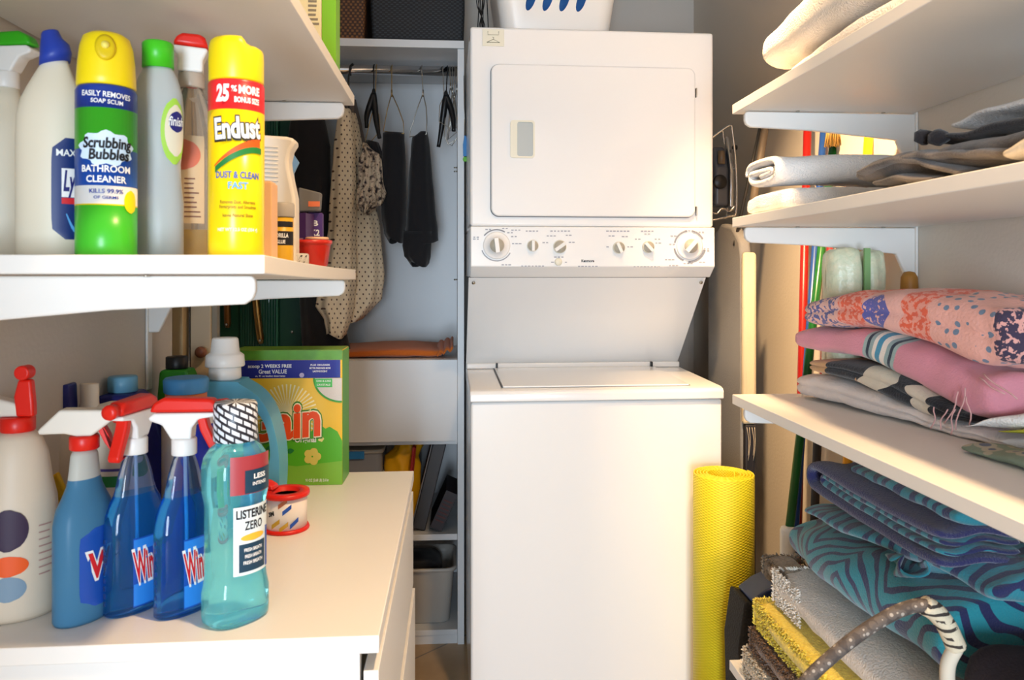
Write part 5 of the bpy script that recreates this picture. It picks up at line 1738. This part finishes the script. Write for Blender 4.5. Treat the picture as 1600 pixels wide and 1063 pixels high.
hb = MB().prism([(-.120, -.095), (-.082, -.112), (-.030, -.090), (.015, -.070), (.016, -.16), (-.10, -.585), (-.125, -.585), (-.135, -.2)], -.05, .05)
# bristle block hangs from the head to the floor
hb.build('bristles', M('mop_black', '#101013', .8, bump=.6, bscale=200), t, loc=(0, 0, 0), bevel=.006)
# straw whisk tied behind the green pole
p = at(1311, 212, 1.86)
t = thing('straw_whisk', 'small straw brush hanging upside down behind the green pole', 'brush', (p.x, 1.87, p.z))
b = MB()
for i in range(90):
    a = random.uniform(-.032, .032)
    yy = random.uniform(-.008, .008)
    b.tube([(a * .4, yy * .5, .05), (a * .8, yy, .015), (a + random.uniform(-.004, .004), yy * 1.4, -.022 + random.uniform(-.006, .006))], .0011, 4)
tag(b.build('straw', M('straw', '#c79f57', .8), t), kind='stuff')
MB().lathe([(.013, .035), (.014, .05), (.010, .16), (.006, .17)], 16).build('handle', M('whisk_handle', '#b58a4a', .5), t)
pole('dark red pole just right of the green mop pole', (1300, 330, 1293, 452), 1.84, 1.84, .0075, M('pole_maroon', '#7c1f22', .4))
pole('short yellow pole leaning on the right wall under the upper shelf', (1358, 206, 1355, 252), 1.72, 1.715, .0105, M('pole_yellow', '#f4a70e', .35))
pole('black pole behind the lower shelf right of the green mop pole', (1277, 690, 1273, 800), 1.79, 1.785, .0098, M('pole_black', '#2b2524', .45))
pole('brown wooden stick standing behind the lowest shelf', (1362, 735, 1352, 775), 1.66, 1.66, .0135, M('pole_wood', '#9b6a38', .55, var=.2, bscale=30))
# wooden handle behind the quilt
S3 = .956 + .0204
p = at(1444, 424, 1.44)
t = thing('wooden_handle', 'rounded wooden handle end rising behind the pink quilt', 'handle', (p.x - .012, 1.47, S3))
h_ = p.z - S3
MB().lathe([(.015, 0), (.0165, .003), (.0165, h_ - .03), (.0155, h_ - .012), (.010, h_ - .002), (.002, h_)], 24).build('grip', M('handle_wood', '#a8742f', .5, var=.2, bscale=40), t)
MB().lathe([(.018, .0005), (.019, .03), (.0168, .034)], 24).build('ferrule', M('ferrule_brown', '#6d4a26', .5), t)
# pale green package on shelf three
p0, p1 = at(1304, 388, 1.49), at(1388, 388, 1.49)
PKM = N('packed_textile', .35)
pk = PKM.noise(30, 5)
PKG = PKM.done(PKM.ramp(pk, [(.3, '#ece6c4'), (.5, '#d3dabb'), (.7, '#f0e6c8')], False), .6, 120)
t = thing('textile_package', 'pale green textile in clear wrapping standing behind the pink quilt', 'package', (0, 0, 0))
xm = p0.x + (p1.x - p0.x) * .52
loft(MB(), [(p0.x + .022, 1.485, 1.555, S3 + .001, p0.z), (xm - .022, 1.48, 1.56, S3 + .001, p0.z + .003)], 48, 7, axis='x').build('left_fold', PKG, t, jitter=.003, jscale=40)
loft(MB(), [(xm + .030, 1.485, 1.555, S3 + .001, p0.z - .002), (p1.x - .026, 1.48, 1.56, S3 + .001, p0.z - .004)], 48, 7, axis='x').build('right_fold', PKG, t, jitter=.003, jscale=40)
MB().box(xm - .002, xm + .010, 1.478, 1.483, S3 + .002, p0.z).build('green_strip', M('strip_green', '#7fa96e', .5), t)

# ---- towels on the top right shelf
TW = M('white_towelling', '#f2eeea', .95, bump=.9, bscale=320, sheen=.4)
TWC = M('warm_white_towelling', '#e6dccf', .95, bump=.9, bscale=320, sheen=.4)
S1 = 1.568 + .0204
XF = .612
b = loft(MB(), [(1.36, XF, .93, S1, S1 + .030), (1.15, XF - .008, .93, S1, S1 + .036), (.92, XF, .93, S1, S1 + .034)], 64, 4)
tag(b.build('folded_towel', TW, jitter=.003, jscale=30), 'thin folded white towel lying directly on the upper right shelf', 'towel')
b = loft(MB(), [(1.475, XF - .004, .92, S1 + .046, S1 + .128), (1.32, XF - .008, .93, S1 + .039, S1 + .150), (1.12, XF - .008, .93, S1 + .039, S1 + .152), (.985, XF, .92, S1 + .040, S1 + .140)], 64, 3.2)
tag(b.build('bulky_towel', TWC, jitter=.005, jscale=22), 'bulky folded white towel on top of the thin one on the upper right shelf', 'towel')
b = loft(MB(), [(.865, XF + .01, .92, S1, S1 + .10), (.78, XF + .005, .93, S1, S1 + .11), (.62, XF + .01, .92, S1, S1 + .10)], 48, 2.8)
tag(b.build('folded_towel', TWC, jitter=.004, jscale=22), 'white towel at the top edge of the photo, nearest on the upper right shelf', 'towel')

# ---- shelf two: white towels, clothing
S2 = 1.329 + .0204


def fold_section(layers, y_end, y0, x0, x1, mat, name, th=.020, parent=None, jit=.003):
    """one sheet folded to and fro: layers are z heights; the loop shows at y_end"""
    pts = []
    for i, z in enumerate(layers):
        ys_ = (y0, y_end) if i % 2 == 0 else (y_end, y0)
        m = 8
        for k in range(m + 1):
            yy = ys_[0] + (ys_[1] - ys_[0]) * k / m
            pts.append((yy, z))
        if i < len(layers) - 1:
            zc, rr = (z + layers[i + 1]) / 2, (layers[i + 1] - z) / 2
            s_ = 1 if ys_[1] == y_end else -1
            dirn = (1 if y_end > y0 else -1) * s_
            for k in range(1, 8):
                a = -PI / 2 + PI * k / 8
                pts.append((ys_[1] + dirn * rr * 1.2 * math.cos(a), zc + rr * math.sin(a)))
    nx = 10
    R = [[(x0 + (x1 - x0) * i / nx, y, z + .004 * math.sin(i * .9 + y * 9)) for y, z in pts] for i in range(nx + 1)]
    return MB().rings(R, False, False, closed=False).build(name, mat, parent, solid=th, jitter=jit, jscale=16, sub=1)


t = thing('rolled_towel', 'white towel with its round fold facing the aisle on the middle right shelf', 'towel', (0, 0, 0))


def spiral_roll(yc, zc, hy, hz, turns, gap, x0, x1, mat, name, parent, th, jit=.003):
    pts = []
    n_ = int(turns * 36)
    for i in range(n_ + 1):
        a = 2 * PI * i / 36
        k = gap * a / (2 * PI)
        c_, s_ = math.cos(a), math.sin(a)
        w_ = (abs(c_) ** 3.6 + abs(s_) ** 3.6) ** (-1 / 3.6)
        pts.append((yc + max(.004, hy - k) * w_ * c_, zc + max(.003, hz - k) * w_ * s_))
    R = []
    for i in range(15):
        u = i / 14
        R.append([(x0 + (x1 - x0) * u, y + .003 * math.sin(5 * u + z * 40), z + .003 * math.sin(7 * u + y * 20)) for y, z in pts])
    return MB().rings(R, False, False, closed=False).build(name, mat, parent, solid=th, jitter=jit, jscale=18, sub=1)


spiral_roll(1.484, S2 + .0815, .079, .0300, 1.8, .0195, .602, .90, TW, 'roll', t, .0165)
b = loft(MB(), [(1.548, .606, .91, S2, S2 + .044), (1.48, .602, .92, S2, S2 + .046), (1.405, .606, .91, S2, S2 + .046)], 64, 5)
tag(b.build('folded_towel', TW, jitter=.003, jscale=26), 'flat folded white towel under the rolled one on the middle right shelf', 'towel')
GRK = N('grey_knit', .95, .3)
gk = GRK.noise(14, 3)
GRKM = GRK.done(GRK.ramp(gk, [(.30, '#2b2725'), (.45, '#595049'), (.62, '#6e655e'), (.75, '#413a37')], False), .5, 350)
P, Q = (.60, 1.5), (.64, .8)
t = thing('grey_jumper', 'grey folded knitwear slumped beside the white towels on the middle right shelf', 'jumper', (0, 0, 0))
pile([(1345, 286, 250), (1372, 290, 238), (1420, 284, 226), (1470, 276, 218), (1540, 264, 200), (1620, 252, 190)], P, Q, .93, 2.6, S2).build('folded_body', GRKM, t, jitter=.007, jscale=14)
P2, Q2 = (.588, 1.5), (.625, .8)
for nm, fr in (('sleeve', [(1338, 276, 262), (1362, 268, 248), (1400, 258, 238), (1440, 262, 246), (1490, 278, 262)]), ('cuff', [(1366, 292, 278), (1385, 288, 272), (1420, 286, 270), (1450, 284, 272)]), ('fold_ridge', [(1410, 252, 236), (1450, 250, 232), (1500, 250, 232), (1560, 246, 226), (1620, 242, 220)])):
    pile(fr, P2, Q2, .70, 2.2, S2, 32).build(nm, GRKM, t, jitter=.004, jscale=22)
P3_, Q3_ = (.66, 1.4), (.70, .8)
CHF = M('charcoal_fabric', '#2e292b', .95, bump=.5, bscale=300, sheen=.3)
t = thing('charcoal_garment', 'charcoal garment on top of the grey knitwear on the middle right shelf', 'garment', (0, 0, 0))
pile([(1442, 224, 210), (1460, 222, 206), (1510, 222, 192), (1560, 214, 178), (1640, 204, 164)], P3_, Q3_, .94, 2.4).build('cloth', CHF, t, jitter=.006, jscale=18)
for u, v_ in ((1443, 214), (1466, 215)):
    c_ = atpl(u, v_, P3_, Q3_)
    MB().lathe([(.004, -.012), (.013, -.006), (.013, .006), (.004, .012)], 18, tuple(c_)).build('bobble', CHF, t, jitter=.003, jscale=60)
P4_, Q4_ = (.74, 1.4), (.78, .8)
tag(pile([(1490, 205, 186), (1520, 192, 170), (1550, 184, 160), (1620, 170, 140)], P4_, Q4_, .95, 2.4).build('white_cloth', TW, jitter=.005, jscale=20), 'white cloth topping the heap of grey clothing on the middle right shelf', 'cloth')
CRS = N('cream_spotted', .95)
CRSM = CRS.done(CRS.ramp(CRS.voro(26), [(0, '#2d2a3c'), (.22, '#cfc6b6')]), .4)
P5_, Q5_ = (.605, 1.5), (.615, .8)
tag(pile([(1572, 250, 226), (1600, 250, 206), (1660, 246, 196)], P5_, Q5_, .70, 2.4, S2).build('cream_cloth', CRSM, jitter=.004, jscale=22), 'cream cloth with dark spots at the right edge of the middle right shelf', 'cloth')

# ---- shelf three: the pink pile
PA, QA = (.70, 1.53), (.775, 1.17)
PB, QB = (.685, 1.53), (.765, 1.17)
# quilt: pink ground, small blue motifs, orange bands, purple medallion, dark flowered end
qn = N('patchwork_quilt', .9, .2)
o_ = qn.xyz('Object')
yq = o_[1]
ns = qn.noise(120, 5)
pink = qn.mix(qn.math('LESS_THAN', qn.voro(52, rnd=.4), .27), '#e8a99a', '#6d7f95')
wob = qn.math('ADD', yq, qn.math('MULTIPLY', qn.noise(20), .03))
orange = qn.mix(qn.math('GREATER_THAN', ns, .50), '#ec9a86', '#e5603f')
bl_ = qn.mix(qn.math('GREATER_THAN', ns, .52), '#e3b3a6', '#5d5f93')
dk_ = qn.mix(qn.math('GREATER_THAN', ns, .47), '#d99c92', '#3a2f45')


def between(v_, lo_, hi):
    return qn.math('MULTIPLY', qn.math('GREATER_THAN', v_, lo_), qn.math('LESS_THAN', v_, hi))


def yof(px):
    return atpl(px, 500, PB, QB).y


c_ = qn.mix(between(wob, yof(1440), yof(1395)), pink, orange)
c_ = qn.mix(qn.math('GREATER_THAN', wob, yof(1395)), c_, '#e8b0a4')
c_ = qn.mix(between(wob, yof(1338), yof(1300)), c_, orange)
c_ = qn.mix(qn.math('GREATER_THAN', wob, yof(1296)), c_, bl_)
zm = at(1370, 487, yof(1368)).z
rr = qn.math('SQRT', qn.math('ADD', qn.math('POWER', qn.math('SUBTRACT', yq, yof(1366)), 2), qn.math('POWER', qn.math('SUBTRACT', o_[2], zm), 2)))
c_ = qn.mix(qn.math('MULTIPLY', qn.math('LESS_THAN', rr, .030), qn.math('GREATER_THAN', qn.noise(130, 2), .42)), c_, '#5f5fa8')
c_ = qn.mix(qn.math('LESS_THAN', wob, yof(1535)), c_, dk_)
bands = qn.ramp(qn.math('FRACT', qn.math('MULTIPLY', o_[2], 26)), [(0, '#d9c2b8'), (.3, '#2b2536'), (.5, '#d58f86'), (.75, '#5a3b48')])
QUILT = qn.done(c_, .5, 200)
b = pile([(1262, 512, 467), (1280, 514, 459), (1310, 515, 453), (1350, 517, 452), (1400, 530, 451), (1450, 549, 455), (1490, 566, 461), (1520, 576, 468), (1546, 574, 474)], PB, QB, .945, 3.6, layers=2)
tag(b.build('folded_quilt', QUILT, jitter=.004, jscale=22), 'pink patterned quilt folded on top of the pile on the lower right shelf', 'quilt')
# pink striped throw
tn_ = N('pink_throw', .92, .3)
o_ = tn_.xyz('Object')
yy = tn_.math('ADD', tn_.math('SUBTRACT', o_[1], yof(1370)), tn_.math('MULTIPLY', tn_.math('SUBTRACT', 1.13, o_[2]), -.25))
f_ = tn_.math('DIVIDE', tn_.math('ADD', yy, .06), .12)
PK = '#d88d9b'
stc = tn_.ramp(f_, [(0, PK), (.20, '#9bb0ac'), (.27, '#1d2a3d'), (.33, '#8fa5a5'), (.40, '#e9ded2'), (.50, '#3f8fb0'), (.60, '#e9ded2'), (.67, '#8fa5a5'), (.74, '#1d2a3d'), (.80, '#9bb0ac'), (.86, PK)])
THR = tn_.done(stc, .4, 300)
b = pile([(1246, 548, 512), (1262, 552, 509), (1310, 556, 512), (1360, 573, 514), (1400, 592, 528), (1440, 616, 546), (1480, 640, 562), (1505, 655, 576), (1530, 655, 582)], PA, QA, .95, 3.6)
t = thing('pink_throw', 'pink throw with blue and white striped band under the patterned quilt', 'throw', (0, 0, 0))
b.build('folded_throw', THR, t, jitter=.004, jscale=22)
b = MB()
FR = M('fringe_pink', '#d9a9a6', .85)
for u, v0, du, ln in ((1462, 636, -6, 34), (1478, 640, -10, 32), (1492, 640, -8, 40), (1500, 612, -22, 50), (1508, 606, -14, 66), (1512, 620, 4, 44), (1528, 590, 40, 26), (1536, 584, 52, 40)):
    pts = []
    for k in range(6):
        q = k / 5
        p_ = atpl(u + du * q + 3 * math.sin(q * 6 + u), v0 + ln * q, (PA[0] - .012, PA[1]), (QA[0] - .012, QA[1]))
        pts.append(p_)
    b.tube(pts, .0011, 6)
tag(b.build('fringe', FR, t), kind='stuff')
# black and cream blanket
bn = N('black_cream_blanket', .92, .3)
o_ = bn.xyz('Object')
v_ = bn.math('ADD', bn.noise(7, 1), bn.math('MULTIPLY', bn.math('SINE', bn.math('MULTIPLY', o_[1], 26)), .22))
edge_ = bn.math('LESS_THAN', bn.math('SUBTRACT', o_[2], bn.math('MULTIPLY', bn.math('SUBTRACT', o_[1], 1.2), .09)), 1.018)
cr = bn.ramp(v_, [(0, '#15161d'), (.42, '#d8cbb6'), (.66, '#15161d')])
cr = bn.mix(bn.math('GREATER_THAN', o_[1], 1.37), cr, bn.ramp(v_, [(0, '#15161d'), (.38, '#c79a66'), (.72, '#15161d')]))
BCB = bn.done(cr, .5, 260)
b = pile([(1264, 584, 560), (1290, 590, 562), (1330, 602, 566), (1370, 622, 576), (1410, 640, 594), (1450, 655, 618), (1475, 660, 636), (1500, 664, 642)], PA, QA, .94, 4.0, layers=2, setback=.004)
tag(b.build('folded_blanket', BCB, jitter=.003, jscale=24), 'black and cream patterned blanket between the pink throw and the white blanket', 'blanket')
# navy cloth at the near end
P6, Q6 = (.80, 1.14), (.95, 1.06)
tag(pile([(1512, 656, 620), (1545, 655, 604), (1590, 650, 600), (1650, 645, 600)], P6, Q6, .955, 2.4).build('navy_cloth', M('navy_slate_cloth', '#2b2d42', .95, bump=.4, bscale=200), jitter=.005, jscale=24), 'dark navy cloth tucked at the near end under the pink throw', 'cloth')
# white blanket lowest
b = pile([(1249, 626, 585), (1272, 632, 585), (1330, 650, 604), (1400, 672, 628), (1460, 690, 652), (1510, 704, 668), (1560, 716, 684)], PA, QA, .955, 4.0, S3, layers=2)
tag(b.build('white_blanket', M('warm_white_blanket', '#e3d8d2', .95, bump=.5, bscale=260, sheen=.3), jitter=.004, jscale=22), 'white blanket at the bottom of the pile on the lower right shelf', 'blanket')
P7, Q7 = (.735, 1.12), (.86, .98)
b = pile([(1500, 690, 664), (1540, 694, 650), (1580, 690, 640), (1640, 690, 640)], P7, Q7, .955, 2.2, S3 + .03)
tag(b.build('white_towel', TW, jitter=.007, jscale=26), 'crumpled white towel spilling from the near end of the pink pile', 'towel')
P8, Q8 = (.80, 1.02), (.90, .90)
tag(pile([(1560, 692, 672), (1600, 694, 668), (1660, 700, 672)], P8, Q8, .95, 2.4, S3 + .028).build('green_cloth', M('olive_lime_cloth', '#a5a22e', .8), jitter=.002, jscale=30), 'olive green cloth at the right edge beside the white towel', 'cloth')
pn = N('printed_roll', .9)
PRL = pn.done(pn.ramp(pn.voro(38), [(0, '#5d6675'), (.3, '#a9a08c'), (.55, '#7d8a78')]), .4)
P9, Q9 = (.715, 1.12), (.74, .86)
tag(pile([(1505, 716, 694), (1540, 728, 704), (1600, 742, 712), (1660, 760, 726)], P9, Q9, .80, 2.2, S3).build('printed_cloth', PRL, jitter=.003, jscale=30), 'narrow grey printed cloth roll in front of the white blanket at the shelf edge', 'cloth')

# ---- lowest shelf: rugs and turquoise towels
S4 = .4204
def rug(name, label, st, mat, jit, js, ex=2.6, n=56, cat='rug'):
    b = loft(MB(), st, n, ex, caps=7)
    return tag(b.build(name, mat, jitter=jit, jscale=js, sub=1), label, cat)


def shag(name, c1, c2, sc=170):
    s_ = N(name, .95, .4)
    return s_.done(s_.ramp(s_.noise(sc, 5), [(.3, c1), (.7, c2)], False), 1.0, 260)


def bundle(label, name, px, py, y, w_, h_, mat, fuzz, shagm=None, zb=None, y1=1.0, cat='rug'):
    """rug folded along the shelf with its far end at a surveyed spot"""
    c_ = at(px, py, y)
    z0_ = c_.z - h_ / 2 if zb is None else zb
    return rug(name, label, [(y, c_.x, c_.x + w_, z0_, z0_ + h_), ((y + y1) / 2, c_.x - .004, c_.x + w_, z0_ - .0, z0_ + h_), (y1, c_.x, c_.x + w_, z0_, z0_ + h_)], mat, fuzz, 60, cat=cat)


def fuzz_rug(name, label, x0, x1, z0, z1, ya, yb, mat, tuft=0, tmat=None, cat='rug', ex=2.5):
    t = thing(name, label, cat, (0, 0, 0))
    b = loft(MB(), [(ya, x0, x1, z0, z1), ((ya + yb) / 2, x0 - .004, x1, z0, z1), (yb, x0, x1, z0, z1)], 64, ex, caps=7)
    b.build('folded_rug', mat, t, jitter=.003, jscale=40)
    if tuft:
        b = MB()
        cx_, cz_ = (x0 + x1) / 2, (z0 + z1) / 2
        for i in range(tuft):
            if random.random() < .6:
                zz_ = z0 + (z1 - z0) * random.random()
                yy_ = ya - random.random() ** 2 * (.30 if tuft > 4000 else .10)
                p_ = Vector((x0 + .004, yy_, zz_))
                d_ = Vector((-1, random.uniform(-.6, .6), random.uniform(-.6, .6)))
            else:
                p_ = Vector((x0 + .09 * random.random() ** 1.5, ya + .010, z0 + (z1 - z0) * random.uniform(.05, 1)))
                d_ = Vector((random.uniform(-.8, .3), random.uniform(.2, 1), random.uniform(-.2, .9)))
            d_ = d_.normalized() * random.uniform(.003, .0065)
            s_ = Vector((random.uniform(-1, 1), random.uniform(-1, 1), random.uniform(-1, 1))).normalized() * .0030
            b.add([p_ - s_, p_ + s_, p_ + d_ + s_ * .3, p_ + d_ - s_ * .3], [(0, 1, 2, 3)])
        tag(b.build('pile', tmat or mat, t), kind='stuff')
    return t


fuzz_rug('cream_rug', 'cream fringed rug at the bottom of the rolled rugs', .578, .80, S4 + .001, S4 + .058, 1.50, 1.0, shag('cream_shag', '#a8967c', '#dccdb4'), 1800)
fuzz_rug('brown_rug', 'brown shaggy bath rug below the yellow one', .583, .80, S4 + .060, S4 + .108, 1.475, 1.0, shag('brown_shag', '#3d2a1c', '#8a6443'), 4200)
fuzz_rug('yellow_rug', 'bright yellow fluffy bath rug in the middle of the rug stack', .592, .82, S4 + .110, S4 + .165, 1.475, 1.0, shag('yellow_shag', '#d9bc2a', '#f7e25e'), 4200)
fuzz_rug('grey_rug', 'pale grey folded rug with fluffy white end above the yellow rug', .622, .86, S4 + .167, S4 + .232, 1.455, 1.0, shag('grey_shag', '#cfc5bb', '#e6ded6', 260), 2600, shag('white_shag', '#eadfd0', '#f6efe4'))
fuzz_rug('tan_rug', 'small taupe shaggy roll peeking out behind the fluffy white rug end', .632, .70, S4 + .190, S4 + .230, 1.53, 1.475, shag('taupe_shag', '#6b5a48', '#a08a6e'), 2200)
# turquoise towels
tq = N('turquoise_waves', .92, .4)
o_ = tq.xyz('Object')
cx2 = tq.math('ABSOLUTE', tq.math('SUBTRACT', tq.math('FRACT', tq.math('ADD', tq.math('MULTIPLY', o_[1], 4.2), tq.math('MULTIPLY', tq.noise(5, 2), .5))), .5))
ph = tq.math('ADD', tq.math('MULTIPLY', cx2, 6.0), tq.math('ADD', tq.math('MULTIPLY', o_[2], 26), tq.math('MULTIPLY', o_[0], 20)))
ph = tq.math('ADD', ph, tq.math('MULTIPLY', tq.noise(9, 2), 2.2))
m_ = tq.math('GREATER_THAN', tq.math('FRACT', ph), .62)
TUR = tq.done(tq.mix(m_, '#1f8896', '#1c2350'), .5, 300)
tr = N('turquoise_reverse', .92, .4)
o_ = tr.xyz('Object')
ph = tr.math('ADD', tr.math('MULTIPLY', o_[1], 34), tr.math('MULTIPLY', tr.noise(8, 2), 4))
TURS = tr.done(tr.mix(tr.math('GREATER_THAN', tr.math('FRACT', ph), .55), '#27808f', '#1f2452'), .5, 300)
NVT = M('navy_towelling', '#27285a', .95, bump=.8, bscale=320, sheen=.4)
t = thing('patterned_towel', 'large turquoise and navy chevron towel folded on the rolled rugs', 'towel', (0, 0, 0))
loft(MB(), [(1.475, .660, .93, S4 + .238, S4 + .325), (1.42, .650, .95, S4 + .236, S4 + .342), (1.30, .640, .955, S4 + .234, S4 + .355), (1.15, .650, .955, S4 + .234, S4 + .37), (1.02, .66, .955, S4 + .234, S4 + .375)], 64, 2.3, caps=7).build('body', TUR, t, jitter=.006, jscale=14)
loft(MB(), [(1.41, .665, .93, S4 + .345, S4 + .375), (1.25, .672, .95, S4 + .350, S4 + .395), (1.10, .70, .955, S4 + .36, S4 + .41), (1.0, .72, .955, S4 + .36, S4 + .41)], 64, 2.3, caps=7).build('upper_fold', TURS, t, jitter=.008, jscale=18)
R = []
for i in range(26):
    u = i / 25
    R.append([(.655 + .12 * u + .014 * math.sin(u * 24) + .02 * k, 1.12 - .06 * u + .05 * k, S4 + .372 + .016 * math.sin(u * 17 + 2 * k) - .02 * k) for k in (0, .33, .66, 1)])
MB().rings(R, False, False, closed=False).build('hem_ruffle', TURS, t, solid=.006, sub=1)
t = thing('navy_towel', 'navy and turquoise towel folded highest under the lower right shelf', 'towel', (0, 0, 0))
z0 = S4 + .398
fold_section([z0 + .010, z0 + .050], 1.395, 1.02, .668, .80, NVT, 'outer_fold', .014, t)
fold_section([z0 + .024, z0 + .038], 1.37, 1.02, .674, .795, TURS, 'inner_fold', .009, t)
loft(MB(), [(1.31, .700, .80, z0 + .058, z0 + .078), (1.18, .695, .80, z0 + .058, z0 + .084), (1.04, .70, .80, z0 + .058, z0 + .084)], 48, 2.6, caps=6).build('striped_fold', TURS, t, jitter=.004, jscale=18)
q = atpl(1443, 835, (.735, 1.4), (.735, 1.0))
MB().box(-.022, .022, -.028, .028, 0, .003).build('label_tag', M('tag_black', '#16141a', .8), t, loc=(.735, q.y, z0 + .0865), rot=(.06, -.15, .2), bevel=.001)
# white sheet behind
tag(loft(MB(), [(1.50, .815, .955, S4 + .34, S4 + .425), (1.40, .812, .957, S4 + .40, S4 + .495), (1.25, .812, .957, S4 + .415, S4 + .505), (1.05, .815, .957, S4 + .425, S4 + .515)], 48, 3).build('white_sheet', M('white_cotton', '#e0d6cc', .9, bump=.2, bscale=60), jitter=.005, jscale=16), 'white cotton bedding behind the turquoise towels on the lowest shelf', 'bedding')
q0 = at(1282, 828, 1.60)
# ---- tote with wrapped rope handle
t = thing('tote_bag', 'dark plum tote bag with cream wrapped handle at the lower right corner', 'bag', (0, 0, 0))
PL = M('plum_fabric', '#231a24', .85, bump=.4, bscale=250)
bz = at(1500, 1013, .93).z
loft(MB(), [(.93, .645, .90, S4 + .001, bz), (.80, .635, .92, S4 + .001, bz + .004), (.66, .645, .90, S4 + .001, bz)], 64, 9).build('body', PL, t, jitter=.003, jscale=20)
YT = .945
stp = [at(u, v_, YT - .0008 * i) for i, (u, v_) in enumerate(((1250, 1100), (1262, 1063), (1300, 1026), (1345, 990), (1390, 962), (1425, 948), (1448, 947)))]
low_ = [Vector((.50, .90, .60)), Vector((.56, .88, .53)), Vector((.632, .87, .50))]
sn = N('strap_dotted', .85)
SM = sn.done(sn.ramp(sn.voro(110), [(0, '#a39a90'), (.25, '#5f5650'), (.6, '#4c4440')]), .5, 250)
pts = spline(low_[::-1] + [stp[0]] + stp[1:], 5)
MB().tube(pts, .0085, 12).build('strap', SM, t)
wn = N('wrapped_handle', .8)
o_ = wn.xyz('Object')
wr = wn.math('GREATER_THAN', wn.math('FRACT', wn.math('ADD', wn.math('MULTIPLY', o_[2], 95), wn.math('MULTIPLY', wn.noise(30), 1.2))), .62)
side_ = wn.math('GREATER_THAN', wn.noise(45), .5)
WR = wn.done(wn.mix(wn.math('MULTIPLY', wr, side_), '#d9cbb0', '#3b332e'), .5)
w_ = [at(u, v_, YT - .006) for u, v_ in ((1444, 946), (1462, 957), (1478, 977), (1489, 1000), (1494, 1012))]
MB().tube(spline(w_, 5), .0125, 16).build('wrapped_grip', WR, t)
w2_ = [at(u, v_, YT - .006) for u, v_ in ((1494, 1012), (1482, 1036), (1480, 1066), (1482, 1100))]
MB().tube(spline(w2_ + [Vector((.66, .92, .58))], 5), .009, 14).build('cream_binding', M('cream_binding', '#d8ccb8', .8), t)
